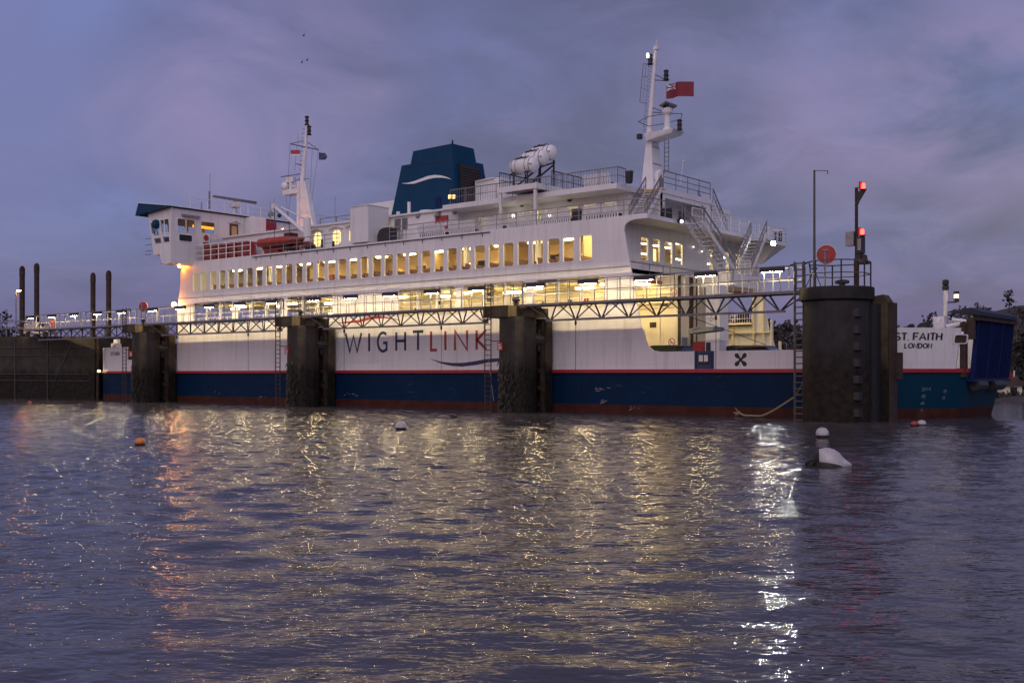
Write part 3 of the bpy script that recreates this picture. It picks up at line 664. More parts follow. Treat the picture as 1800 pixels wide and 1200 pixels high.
# decks and the bulkhead under the overhang
mb = MB(); mb.box(-48.9, -2.05, .13, FB-.13, 8.92, 9.2); mb.build('passenger_deck', M['cream'], ferry)
mb = MB(); mb.box(-48.4, -.02, .13, FB-.13, 12.1, 12.36); 
mb.build('boat_deck', M['white2'], ferry)
mb = MB(); mb.hexa([(-3.6,18.0,10.7),(-1.2,18.0,10.7),(-1.2,18.02,10.7),(-3.6,18.02,10.7)], [(-3.6,18.0,12.1),(-.02,18.0,12.1),(-.02,19.7,12.1),(-3.6,19.7,12.1)]); mb.box(-3.6,-.02,17.9,19.75,12.1,12.37); mb.build('deck_wing', M['white2'], ferry)
mb = MB(); mb.box(-48.5, -2.2, .14, FB-.14, 11.9, 11.93); mb.build('lounge_ceiling', M['loungeceil'], ferry)
mb = MB(); mb.box(-48.5, -2.2, .14, FB-.14, 9.2, 9.23); mb.build('lounge_floor', M['loungefloor'], ferry)
EW = [(2.5, 3.35), (3.95, 4.8), (5.45, 6.4), (6.85, 7.75), (11.2, 12.0), (13.6, 14.4), (15.4, 16.2)]
mb = MB(); mb.plate([(.13, 8.62), (FB-.13, 8.62), (FB-.13, 12.09), (.13, 12.09)], [rrect(a, b, 9.85, 11.32, .08) for a, b in EW], FS, -2.16, -2.05)
eb = mb.build('end_bulkhead', M['white'], ferry)
for a, b in EW:
    mb = MB(); mb.plate(rrect(a-.05, b+.05, 9.8, 11.37, .1), [rrect(a+.015, b-.015, 9.87, 11.3, .07)], FS, -2.09, -2.02); w = mb.build('window', M['yellow'] if False else M['clean'], ferry)
    mb = MB(); mb.plate(rrect(a, b, 9.85, 11.32, .07), (), FS, -2.12, -2.11); mb.build('pane', M['glass'], w)
mb = MB(); mb.plate([(.13, 2.8), (FB-.13, 2.8), (FB-.13, 12.09), (.13, 12.09)], [[(.8, 2.9), (FB-.8, 2.9), (FB-.8, 8.6), (.8, 8.6)]], FS, -48.9, -48.75); mb.build('end_bulkhead', M['white'], ferry)
for a, b in ((.13, 7.6), (12.45, 17.8)): mb = MB(); mb.box(-2.14, -1.97, a, b, 8.40, 8.615); mb.build('edge_strip', M['red'], eb)
mb = MB(); mb.box(-2.04, -2.0, .13, FB-.13, 9.62, 9.66)
for y in (3.5, 5.2, 6.1, 14.5): mb.box(-2.04, -2.01, y, y+.04, 8.63, 9.62)
mb.build('seam', M['steel'], eb)
for a, b in EW:
    for s, z in ((-3.1, 11.1), (-4.7, 10.75)): mb = MB(); mb.box(s-.05, s+.05, a-.1, b+.1, z, z+.06); mb.build('strip_light', M['loungeE'], ferry)
a, b = EW[1]; mb = MB(); mb.box(-2.4, -2.37, a-.1, b+.1, 9.8, 10.75); mb.build('glowing_blind', M['cabE'], ferry)  # blind glows by itself; the lamplight on it is put into its material
# lounge interior
mb = MB(); mb.plate([(-39, 9.23), (-7, 9.23), (-7, 11.9), (-39, 11.9)], [[(a, 9.24), (a+1.1, 9.24), (a+1.1, 11.2), (a, 11.2)] for a in (-33, -26, -19.5, -12.5)], FT, 6.6, 6.7)
mb.box(-39, -38.9, .9, 6.6, 9.23, 11.9) if False else None
lw = mb.build('lounge_wall', M['loungewall'], ferry)
mb = MB(); mb.box(-6.4,-6.3,2.2,6.5,9.23,11.9); mb.box(-30, -29.9, 3.8, 6.6, 9.23, 11.9); mb.box(-14.6, -14.5, 3.2, 6.6, 9.23, 11.9); mb.box(-22, -21.9, 4.4, 6.6, 9.23, 11.9); mb.box(-8.9, -8.8, 6.8, 17, 9.23, 11.9); mb.box(-41.9, -41.8, 5.0, 11, 9.23, 11.9); mb.build('lounge_partition', M['loungewall'], ferry)
for k in range(27):
    s = -44.6+k*1.55+random.uniform(-.15, .15)
    if random.random() < .12: continue
    t0 = .55+random.choice((0, 0, .5)); t1 = t0+random.choice((2.0, 2.6, 3.0))
    mb = MB(); mb.hexa([(s,t0,9.24),(s+.1,t0,9.24),(s+.1,t1,9.24),(s,t1,9.24)], [(s-.14,t0,10.28),(s-.04,t0,10.28),(s-.04,t1,10.28),(s-.14,t1,10.28)])
    mb.box(s+.1, s+.6, t0, t1, 9.55, 9.72); mb.box(s+.1, s+.5, t0+.05, t0+.1, 9.24, 9.55); mb.build('seat_row', M['wood'], ferry)
for k in range(28):
    s = -46.2+k*1.55
    for t, l in ((1.35, .55), (4.3, .55)):
        if t > 4 and k % 2: continue
        mb = MB(); mb.box(s-l, s+l, t-.11, t+.11, 11.82, 11.9); mb.build('ceiling_light', M['loungeE'], ferry)
for k in range(6):
    mb = MB(); mb.box(-45+k*8, -43.8+k*8, 11, 11.3, 11.82, 11.9); mb.build('ceiling_light', M['loungeE'], ferry)
for s, t in ((-3.6, 2.2), (-3.6, 4.5), (-3.4, 7.2), (-5.2, 3.3), (-5.2, 6.2), (-3.6, 11.6), (-3.6, 14.), (-3.6, 15.8)):
    mb = MB(); mb.box(s-.12, s+.12, t-.5, t+.5, 11.8, 11.9); mb.build('ceiling_light', M['loungeE'], ferry)
for k in range(13):
    mb = MB(); mb.ball((-38+k*2.55, 6.45, 10.75+.2*(k % 2)), .12, 10, 6); mb.build('wall_lamp', M['bulbE'], ferry)
for s in (-40.5, -34.6, -28.2, -17.9, -11.2):
    mb = MB(); mb.box(s-.16, s+.16, 3.4, 3.72, 9.23, 11.9); mb.build('lounge_pillar', M['clean'], ferry)
for s, w_, mm in ((-36.4, 1.2, 'redlet'), (-23.5, 1.6, 'clean'), (-16.8, .9, 'bluepan'), (-10.3, 1.3, 'clean')):
    mb = MB(); mb.box(s, s+w_, 6.54, 6.6, 10.3, 11.1); mb.build('wall_panel', M[mm], lw)
for s in (-31.2, -25.1, -20.4, -9.9):
    mb = MB(); mb.box(s, s+1.4, 5.2, 6.3, 9.23, 10.25); mb.box(s-.1, s+1.5, 5.1, 6.4, 10.25, 10.3); mb.build('counter', M['wood'], ferry)
# vehicle deck interior
mb = MB(); mb.box(-33.5, -.8, 5.0, 10.0, 2.79, 8.92); cas = mb.build('centre_casing', M['cream'], ferry)
mb = MB(); mb.plate(rrect(5.55, 6.25, 2.85, 4.9, .06), (), FS, -.8, -.77); mb.build('casing_door', M['deck'], cas)
mb = MB(); 
for y, r_ in ((5.12,.05),(6.75,.06),(7.3,.04)): mb.tube((-.68, y, 2.8), (-.68, y, 8.85), r_, 8)
mb.box(-.79, -.6, 5.0, 5.06, 2.8, 8.9); mb.box(-.79, -.55, 6.5, 6.58, 2.8, 8.9); mb.build('pipe', M['rustdark'], cas)
for u, v in ((1181, 601), (1184, 514)):
    q = onT(u, v, 5.0); mb = MB(); ringp = [(q.x+.24*math.cos(R(i*20)), q.z+.24*math.sin(R(i*20))) for i in range(19)]
    mb.plate([(q.x+.23*math.cos(R(i*24)), q.z+.23*math.sin(R(i*24))) for i in range(15)], (), FT, 4.985, 5.0); sg = mb.build('prohibition_sign', M['signw'], cas)
    mb = MB(); stroke(mb, ringp, .05, FT, 4.975, 4.99); stroke(mb, [(q.x-.17, q.z+.17), (q.x+.17, q.z-.17)], .05, FT, 4.975, 4.99); mb.build('sign_ring', M['redgear'], sg)
    mb = MB(); stroke(mb, [(q.x-.12, q.z-.05), (q.x+.14, q.z-.05)], .05, FT, 4.979, 4.99); mb.build('sign_symbol', M['black'], sg)
q = onT(1148, 571, 5.0); mb = MB(); mb.plate([(q.x-.25,q.z-.18),(q.x+.25,q.z-.18),(q.x+.25,q.z+.18),(q.x-.25,q.z+.18)], (), FT, 4.97, 5.0); mb.build('vent_plate', M['rustdark'], cas)
mb = MB()
for k in range(29): 
    s = -47.5+k*1.62; mb.box(s-.06, s+.06, .14, 5.0, 8.60, 8.92)
    mb.box(s-.06, s+.06, 10.0, FB-.14, 8.60, 8.92)
    if s < -34: mb.box(s-.06, s+.06, 5, 10, 8.60, 8.92)
mb.box(-48, -2.2, 1.0, 1.08, 8.5, 8.92); mb.box(-48, -2.2, 3.0, 3.3, 8.4, 8.5)
mb.build('deck_beam', M['cream'], ferry)
mb = MB()
for t, z, r_ in ((4.8, 8.2, .07), (4.85, 7.8, .05), (4.8, 7.2, .1), (4.9, 6.9, .04)): mb.tube((-33.4, t, z), (-1.0, t, z), r_, 8)
for k in range(12): mb.box(-33+k*2.8, -32.9+k*2.8, 4.9, 5.0, 2.8, 8.9)
mb.build('pipe', M['cream'], ferry)
for k in range(14):
    s = -45.6+k*3.2
    for t in ((1.9,) if k % 2 else (3.6,)):
        l_ = random.choice((.45, .72, .72)); mb = MB(); mb.box(s-l_, s+l_, t-.13, t+.13, 8.26, 8.40); mb.build('deck_lamp', M['deckE'], ferry)
for k in range(8):
    s = -44+k*5.8; mb = MB(); mb.box(s-.72, s+.72, 13.9, 14.1, 8.27, 8.40); mb.build('deck_lamp', M['deckE'], ferry)
for s, t in ((-2.6, 1.6), (-2.6, 3.6), (-2.8, 13), (-3.2, 15.8)):
    mb = MB(); mb.box(s-.3, s+.3, t-.5, t+.5, 8.3, 8.42); mb.build('deck_lamp', M['deckE'], ferry)
for k in range(26):
    s = -33+k*1.24+random.uniform(-.3, .3); z = random.uniform(6.7, 7.9); w_, h_ = random.uniform(.15, .6), random.uniform(.2, .7)
    mb = MB(); mb.box(s, s+w_, 4.86, 4.99, z, z+h_); mb.build('wall_fitting', M[random.choice(('dark', 'deck', 'redgear', 'clean', 'clean', 'rustdark', 'steel'))], cas)
# stiffeners on the inside of the far side wall
mb = MB()
for s, zt in ((-.9, 8.6), (-.25, 6.5), (.4, 4.9), (-1.7, 9), (-3.4, 6.0), (-5, 6.0), (1.6, 3.8), (3, 3.8), (5, 3.8), (7, 3.8)): mb.box(s-.05, s+.05, FB-.42, FB-.12, 2.79, zt)
mb.box(-49, -.3, FB-.45, FB-.12, 5.55, 5.63); mb.box(-2, .6, FB-.4, FB-.12, 4.2, 4.26); mb.box(-49, -1.8, FB-.6, FB-.12, 6.2, 6.34)
mb.build('stiffener', M['cream'], ferry)
# landing below the stairs
mb = MB(); mb.box(-2.04, 1.35, 8.2, 12.4, 8.35, 9.2); mb.build('stair_landing', M['white'], ferry)
mb = MB(); mb.box(.05, 1.1, 7.2, 8.4, 2.79, 8.34); ps = mb.build('landing_post', M['white'], ferry)
q = onT(1250, 552, 7.2); mb = MB(); mb.plate([(q.x-.12,q.z),(q.x,q.z+.14),(q.x+.12,q.z),(q.x,q.z-.14)], (), FT, 7.185, 7.2)
for dz in (-.08, .08, -.3): mb.box(q.x-.3, q.x-.16, 7.185, 7.2, q.z+dz, q.z+dz+.03); mb.box(q.x+.16, q.x+.3, 7.185, 7.2, q.z+dz, q.z+dz+.03)
stroke(mb, arc(q.x, q.z-.35, .09, .12, 0, 360, 10), .03, FT, 7.185, 7.2); mb.build('mark', M['black'], ps)
mb = MB(); q = [onT(*p, 3.5) for p in ((1214,578),(1225,574),(1238,573),(1258,574))]
mb.path([(.9,3.4,2.8)]+[(a.x, 3.4, a.z-.1) for a in q], .09, 6); mb.hexa([(q[0].x,3.2,q[0].z-.3),(q[3].x,3.2,q[3].z-.25),(q[3].x,4.6,q[3].z-.25),(q[0].x,4.6,q[0].z-.3)], [(q[0].x,3.2,q[0].z-.15),(q[3].x,3.2,q[3].z),(q[3].x,4.6,q[3].z),(q[0].x,4.6,q[0].z-.15)]); mb.build('davit_hood', M['deck'], ferry)
def stairs(mb, s0, s1, t0, z0, t1, z1, n=12, h=.95):
    """flight across the ship between s0 and s1 from (t0, z0) to (t1, z1)"""
    for s in (s0, s1):
        mb.hexa([(s-.03,t0,z0-.16),(s+.03,t0,z0-.16),(s+.03,t1,z1-.16),(s-.03,t1,z1-.16)], [(s-.03,t0,z0+.14),(s+.03,t0,z0+.14),(s+.03,t1,z1+.14),(s-.03,t1,z1+.14)])
    d = 1 if t1 > t0 else -1
    for k in range(n):
        f = (k+.5)/n; t = t0+(t1-t0)*f; z = z0+(z1-z0)*f
        mb.box(s0, s1, min(t-.11, t+.11), max(t-.11, t+.11), z-.02, z+.02)
def stair_rail(mb, s, t0, z0, t1, z1, h=.95, n=4, bal=0):
    for q in (1, .5): mb.bar((s,t0,z0+h*q), (s,t1,z1+h*q), .07 if q == 1 else .04)
    for k in range(n+1): f = k/n; mb.bar((s, t0+(t1-t0)*f, z0+(z1-z0)*f), (s, t0+(t1-t0)*f, z0+(z1-z0)*f+h), .045)
    for k in range(bal): f = (k+.5)/bal; mb.bar((s, t0+(t1-t0)*f, z0+(z1-z0)*f+.1), (s, t0+(t1-t0)*f, z0+(z1-z0)*f+h), .022)
for args in ((.1, 1.3, 4.4, 12.3, 9.3, 9.25), (.1, 1.3, 11.2, 9.25, 13.7, 12.3), (-2.95, -1.75, 2.5, 12.4, 4.55, 14.6), (-2.9, -1.7, 13.5, 12.4, 11.4, 14.6)):
    mb = MB(); stairs(mb, *args); fl = mb.build('staircase', M['white2'], ferry)
    
    for sx in args[:2]: mb = MB(); stair_rail(mb, sx, *args[2:], bal=10); mb.build('handrail', M['steel'] if args[2] > 10 or args[0] > 0 else M['railg'], fl)
mb = MB(); mb.box(-3.1, -1.7, 4.5, 4.9, 14.6, 14.66); mb.box(-2.95,-1.75,4.2,4.5,14.35,14.40); mb.build('stair_nosing', M['yellow'], ferry)
# railings on the boat deck
def rails(par, m, runs, h, q, post, r, bal=0, rt=.03):
    for run in runs: mb = MB(); railing(mb, run, h, q, post, r, bal, rt); mb.build('railing', m, par)
rails(ferry, M['steel'], ([(-22.5,.1,12.38),(-.06,.1,12.38),(-.06,4.3,12.38)], [(-38,.1,12.38),(-28,.1,12.38)]), 1.0, (1,.66,.33), 1.75, .022)
rails(ferry, M['clean'], ([(-.06,13.8,12.38),(-.06,19.7,12.38),(-3.5,19.7,12.38)],), 1.0, (1,.66,.33), 1.4, .024, .3)
rails(ferry, M['clean'], ([(1.35,9.4,9.2),(1.35,11.1,9.2)],), 1., (1,.5), 1., .024, .2)
rails(ferry, M['clean'], ([(-.06,5.6,12.38),(-.06,13.6,12.38)],), 1., (1,.5), 1.3, .024, .25)
rails(ferry, M['clean'], ([(-3,5.2,12.38),(-3,2.6,12.38)],), 1., (1,.5), .6, .022, .18)
mb = MB(); mb.tube((-38.5,-.07,12.22),(-12.6,-.07,12.22),.035,6)
for k in range(14): mb.tube((-38+k*1.9,-.07,12.22),(-38+k*1.9,-.03,11.95),.025,5)
mb.build('gutter_pipe', M['rustdark'], ferry)
# deckhouse
DW = [(-16.4,-15.4),(-14.9,-14.2),(-13.6,-12.7),(-12.3,-11.4),(-11,-10.1),(-9.6,-8.9),(-8.4,-7.5),(-7.0,-6.0),(-5.4,-4.4)]
mb = MB(); mb.plate([(-17.8,12.37),(-3.3,12.37),(-3.3,14.4),(-17.8,14.4)], [rrect(a,b,13.25,13.95,.06) for a, b in DW], FT, 3.2, 3.3); mb.box(-3.4,-3.3,3.3,14.8,12.37,14.4); mb.box(-17.8,-3.4,8.2,8.3,12.37,14.4)
dh = mb.build('deckhouse', M['white2'], ferry)
for a, b in DW:
    mb = MB(); mb.plate(rrect(a-.05,b+.05,13.2,14.0,.08), [rrect(a+.01,b-.01,13.26,13.94,.06)], FT, 3.17, 3.22); w = mb.build('window', M['clean'], ferry)
    mb = MB(); mb.plate(rrect(a,b,13.25,13.95,.06), (), FT, 3.25, 3.262); mb.build('pane', M['glass'], w)
    mb = MB(); 
    for k in range(5): mb.box(a+.05+k*(b-a)/5, a+.09+k*(b-a)/5, 3.4, 3.44, 13.25, 13.6)
    mb.box(a, b, 3.39, 3.45, 13.58, 13.62); mb.build('window_grille', M['clean'], w)
for s in (-14, -10.4, -6.6): 
    mb = MB(); mb.box(s-.9, s+.9, 4.2, 4.4, 14.2, 14.3); mb.build('ceiling_light', M['loungeE'], ferry)
mb = MB(); mb.plate([(-46,12.37),(-17.8,12.37),(-17.8,14.58),(-46,14.58)], [rrect(S(a,2.5),S(b,2.5),12.95,14.12,.35,5) for a, b in ((551,565),(584,599),(613,626))], FT, 2.5, 2.6)
mb.box(-17.9,-17.8,2.6,15.4,12.37,14.58); d2 = mb.build('deckhouse', M['white2'], ferry)
for a, b in ((551,565),(584,599),(613,626)):
    a, b = S(a,2.5), S(b,2.5); mb = MB(); mb.plate(rrect(a,b,12.95,14.12,.35,5), (), FT, 2.56, 2.57); w = mb.build('window', M['glass'], ferry)
    mb = MB(); mb.box(a-.2,b+.2,2.63,2.66,12.9,14.2); mb.build('room_glow_sheet', M['cabE'], w)  # glowing sheet behind the pane stands in for the lit room
    mb = MB(); mb.plate([(a-.3,14.2),((a+b)/2,14.42),(b+.3,14.2),(b+.3,14.24),((a+b)/2,14.47),(a-.3,14.24)], (), FT, 2.25, 2.52); mb.box((a+b)/2-.03,(a+b)/2+.03,2.52,2.58,12.95,14.12); mb.build('canopy', M['clean'], w)
mb = MB(); mb.box(-46,-18.2,2.3,15.7,14.58,14.72); mb.build('deckhouse_roof', M['white2'], ferry)
mb = MB(); mb.box(-18.2,-3.1,1.25,16.7,14.4,14.75); mb.box(-3.1,-1.7,4.6,11.3,14.4,14.75); mb.build('upper_deck', M['white2'], ferry)
mb = MB(); mb.plate([(4.6,12.37),(11.3,12.37),(11.3,14.4),(4.6,14.4)], [[(5.0,12.4),(10.6,12.4),(10.6,14.1),(5.0,14.1)]], FS, -1.86, -1.76)
mb.plate([(-3.3,12.37),(-1.76,12.37),(-1.76,14.4),(-3.3,14.4)], (), FT, 4.6, 4.7); mb.plate([(-3.3,12.37),(-1.76,12.37),(-1.76,14.4),(-3.3,14.4)], (), FT, 11.2, 11.3); mb.build('upper_bay', M['white2'], ferry)
mb = MB(); mb.box(-3.28,-3.1,7.2,8.2,12.4,13.75); mb.build('fire_locker', M['redlet'], ferry)
mb = MB(); mb.box(-3.28,-3.0,9.4,10.2,12.4,13.0); mb.box(-3.28,-3.1,9.4,10.2,13.3,13.8); mb.build('vent_grille', M['deck'], ferry)
rails(ferry, M['railg'], ([(-17.6,1.4,14.75),(-3.1,1.4,14.75),(-3.15,2.4,14.75)],), 1.05, (1,.5), 1.5, .022, .22)
rails(ferry, M['railg'], ([(-1.8,4.9,14.75),(-1.8,11.2,14.75)],), 1.15, (1,.66,.33), 1.5, .026)
# white block and details on the roof
q = onT(835, 318, 8); q2 = onT(878, 350, 8); mb = MB(); mb.box(q.x, q2.x+.2, 8, 11, 14.75, q.z); mb.tube((q.x+.2,7.9,q.z-.08),(q2.x-.5,7.9,q.z),.06,6); mb.build('roof_house', M['white2'], ferry)
q = onT(654, 371, 6); q2 = onT(694, 352, 6); mb = MB(); mb.box(q.x-1.5, q2.x+.4, 6.0, 9, 14.72, q2.z); mb.box(q.x, q.x+1, 5.9, 6.0, q2.z-.5, q2.z-.3); mb.build('roof_house', M['white2'], ferry)
mb = MB(); mb.lathe([(.55,14.72),(.55,14.85),(.7,14.88),(.7,15.02),(.5,15.06)], (S(753,4),4,0), 16); mb.build('roof_vent', M['clean'], ferry)
mb = MB(); mb.tube((S(719,3),3,14.72),(S(719,3),3,15.7),.13,8); mb.build('roof_pipe', M['clean'], ferry); mb = MB(); mb.tube((S(700,3.2),3.2,14.72),(S(700,3.2),3.2,15.1),.15,8); mb.build('roof_pipe', M['clean'], ferry)
for u in (735,800,918,1002):
    tt = 2.5 if u < 810 else 3.2
    q = onT(u, {735:379,800:372,918:359,1002:350}[u], tt); mb = MB(); mb.lathe([(.2,tt-.02-q.y+q.y),(.2,tt-.1),(.12,tt-.14)], (q.x,0,q.z), 14, 'y'); mb.build('porthole_vent', M['rustdark'] if u > 900 else M['steel'], ferry)
q = onT(769, 376, 2.3); mb = MB(); mb.hexa([(q.x-.25,2.1,q.z-.2),(q.x+.2,2.1,q.z-.2),(q.x+.2,2.5,q.z-.2),(q.x-.25,2.5,q.z-.2)], [(q.x-.06,2.3,q.z+.18),(q.x+.1,2.3,q.z+.18),(q.x+.1,2.5,q.z+.18),(q.x-.06,2.5,q.z+.18)]); mb.build('deck_light', M['deck'], ferry)
q = onT(777, 390, 2.48); mb = MB(); mb.box(q.x-.62, q.x+.62, 2.4, 2.5, q.z-.5, q.z+.45); rb = mb.build('fire_board', M['redgear'], ferry)
mb = MB(); 
for k in range(3): mb.box(q.x-.5+k*.4, q.x-.25+k*.4, 2.38, 2.41, q.z-.35, q.z-.05)
mb.build('fire_board_label', M['signw'], rb)
mb = MB()
for u0, u1 in ((693,706),(706,718)):
    a, b = S(u0,2.5)+.1, S(u1,2.5)-.1; mb.box(a, b, 2.44, 2.5, 13.55, 14.4)
    for k in range(5): mb.box(a+.04+k*(b-a)/5, a+.1+k*(b-a)/5, 2.40, 2.45, 13.58, 14.37)
mb.build('louvre', M['steel'], ferry)
mb = MB(); a, b = S(698,2.5), S(708,2.5); mb.box(a,b,2.42,2.5,12.45,13.45); mb.build('louvre', M['dark'], ferry)
mb = MB()
for k in range(4): mb.box(a+.1+k*.16, a+.16+k*.16, 2.38, 2.43, 12.5, 13.4)
mb.build('louvre', M['clean'], ferry)
mb = MB(); a, b = S(682,2.5), S(692,2.5); mb.box(a, b, 2.47, 2.5, 12.5, 13.75); mb.build('doorway_glow', M['cabE'], ferry)  # door-sized glowing plate stands in for light coming from inside
# escape chute container, black locker
mb = MB(); mb.box(-26.7,-24.7,.05,2.2,12.5,15.25); mb.box(-26.75,-24.65,.0,2.25,15.25,15.3); mb.box(-26.6,-26.4,.2,2,12.37,12.5); mb.box(-25,-24.8,.2,2,12.37,12.5); mb.box(-24.71,-24.68,.05,.09,12.5,15.25); mb.build('escape_container', M['white'], ferry)
mb = MB(); mb.plate([(-24.3,12.38),(-23.1,12.38),(-23.1,13.5),(-23.7,13.5),(-24.1,13.35),(-24.3,13.0)], (), FT, .6, 1.5); mb.build('deck_locker', M['dark'], ferry)
# funnel
B0 = [(-28.35,5.9,14.72),(-21.05,5.9,14.72),(-21.05,10.3,14.72),(-28.35,10.3,14.72)]; B1 = [(-26.95,5.9,19.35),(-21.4,5.9,19.35),(-21.4,9.55,19.35),(-26.95,9.55,19.35)]
C0 = [(-25.95,5.9,19.35),(-21.4,5.9,19.35),(-21.4,8.7,19.35),(-25.95,8.7,19.35)]; C1 = [(-25.65,5.9,20.35),(-21.45,5.9,20.42),(-21.45,8.45,20.42),(-25.65,8.45,20.35)]
mb = MB(); mb.hexa(B0, B1); mb.hexa(C0, C1); mb.lathe([(.1,20.4),(.05,20.75)], (-21.6,6.1,0), 6); fn_ = mb.build('funnel', M['funnel'], ferry)
mb = MB(); mb.box(-26.4,-21.42,5.87,5.9,19.2,19.24); mb.build('funnel_band', M['navy'], fn_)
def px6(u, v): p = onT(u, v, 5.88); return p.x, p.z
tp = [(707,322),(716,321.5),(728,318.5),(740,314),(752,309.5),(764,307.5),(776,308.5),(786,311.5),(793,315)]; bt = [(707,322.6),(716,323.4),(728,323),(740,319),(752,315),(764,312.6),(776,312.2),(786,313.6),(793,315.4)]
swoosh([px6(*p) for p in tp], [px6(*p) for p in bt], FT, 5.88, 5.9).build('wave_emblem', M['clean'], fn_)
a, b = px6(765,347), px6(775,363); mb = MB(); mb.plate(rrect(a[0],b[0],b[1],a[1],.1), (), FT, 5.86, 5.9); mb.build('funnel_door', M['rampblue'], fn_)
def fxs(u, v): p = onS(u, v, -21.2); return p.y, p.z
q = [fxs(806,283), fxs(834,293), fxs(836,316), fxs(808,312)]
mb = MB(); mb.plate([(6.5,16.7),(9.0,16.7),(8.8,18.9),(6.5,18.9)], (), FS, -21.38, -21.1); mb.plate([(6.6,14.8),(9.0,14.8),(9.0,16.7),(6.6,16.7)], (), FS, -21.2, -21.0)
fg = mb.build('funnel_louvre', M['dark'], fn_)
mb = MB()
for k in range(9): mb.box(-21.1, -21.04, 6.5, 8.9, 16.85+k*.22, 16.92+k*.22)
mb.build('louvre_slat', M['rustdark'], fg)
mb = MB(); mb.box(-20.98,-20.9,7.9,8.5,15.0,16.1); mb.build('fire_locker', M['redlet'], fn_)
for u in (791.5, 798.5):
    q = onT(u, 346, 5.6); mb = MB(); mb.box(q.x-.18,q.x+.18,5.55,5.8,q.z-.18,q.z+.18); fl = mb.build('floodlight', M['dark'], fn_)
    mb = MB(); mb.box(q.x-.15,q.x+.15,5.53,5.55,q.z-.15,q.z+.15); mb.build('floodlight_lens', M['cabE'], fl)
# railing along the left roof
mb = MB(); railing(mb, [(S(563,5),5,14.72),(S(650,5),5,14.72)], 1.0, (1,.5), 2.2, .05); mb.build('railing', M['railg'], ferry)
# raft platform on the deck edge
mb = MB(); mb.box(-12.3,-8.9,.35,6.2,15.05,15.28); mb.box(-12.3,-8.9,.35,.45,14.9,15.05); mb.box(-9.0,-8.9,.45,6.2,14.9,15.05)
for k in range(4): mb.box(-12.2,-9.0,1.2+k*1.3,1.26+k*1.3,14.92,15.05)
pf = mb.build('raft_platform', M['white2'], ferry)
for s, t in ((-12.1,.5),(-9.1,.5),(-12.1,5.8)):
    mb = MB(); mb.box(s-.09,s+.09,t-.09,t+.09,12.37,15.05); mb.build('platform_post', M['white2'], pf)
rails(pf, M['rustdark'], ([(-12.2,.5,15.28),(-12.2,5,15.28)], [(-9.0,6.0,15.28),(-9.0,2.2,15.28)]), 1.05, (1,.5), 1.2, .024, .2)
mb = MB()
RC = [onT(921.5,292,1.7), onT(939,279.5,2.7), onT(953.5,270.5,3.7)]
for s in (RC[0].x-.6, RC[0].x+.6):
    mb.bar((s,1.3,15.28),(s,4.3,RC[2].z-.75),.10); mb.bar((s,4.3,15.28),(s,4.3,RC[2].z-.4),.12); mb.bar((s,2.6,15.28),(s,2.6,RC[1].z-.7),.1); mb.bar((s,1.3,15.28),(s,1.3,RC[0].z-.6),.10)
    mb.bar((s,1.0,RC[0].z-.6),(s,4.4,RC[2].z-.56),.10)
mb.bar((RC[0].x-.6,2.6,15.4),(RC[0].x+.6,2.6,16.3),.06); mb.build('raft_cradle', M['rustdark'], pf)
def raft(c, label):
    t = thing('liferaft_canister', (c.x, c.y, c.z-.56), label, 'life raft', 'white life raft canisters on the raft platform')
    mb = MB(); mb.lathe([(.02,-1.12),(.30,-1.08),(.44,-.98),(.54,-.82),(.55,-.04),(.58,-.03),(.58,.03),(.55,.04),(.54,.82),(.44,.98),(.30,1.08),(.02,1.12)], c, 20, 'x'); mb.build('shell', M['clean'], t, True)
    mb = MB()
    for k in (-.75,-.4,.4,.75): mb.lathe([(.552,k-.025),(.565,k-.02),(.565,k+.02),(.552,k+.025)], c, 20, 'x')
    mb.build('strap', M['steel'], t)
    mb = MB(); mb.box(c.x-.6,c.x+.5,c.y-.33,c.y-.30,c.z+.44,c.z+.50); mb.box(c.x-.15,c.x+.0,c.y-.3,c.y-.25,c.z+.46,c.z+.62); mb.bar((c.x-.5,c.y-.3,c.z+.52),(c.x+.5,c.y-.1,c.z+.62),.05); mb.build('lashing', M['dark'], t)
    mb = MB(); mb.lathe([(.56,-.02),(.57,0),(.56,.02)], c, 20, 'x') if False else mb.box(c.x+.7,c.x+1.0,c.y-.58,c.y-.4,c.z-.01,c.z+.01); mb.build('seam', M['steel'], t)
raft(RC[0], 'white life raft canister lowest and nearest on the steel cradle')
raft(RC[1], 'white life raft canister in the middle of the three on the cradle')
raft(RC[2], 'white life raft canister highest and farthest back on the cradle')
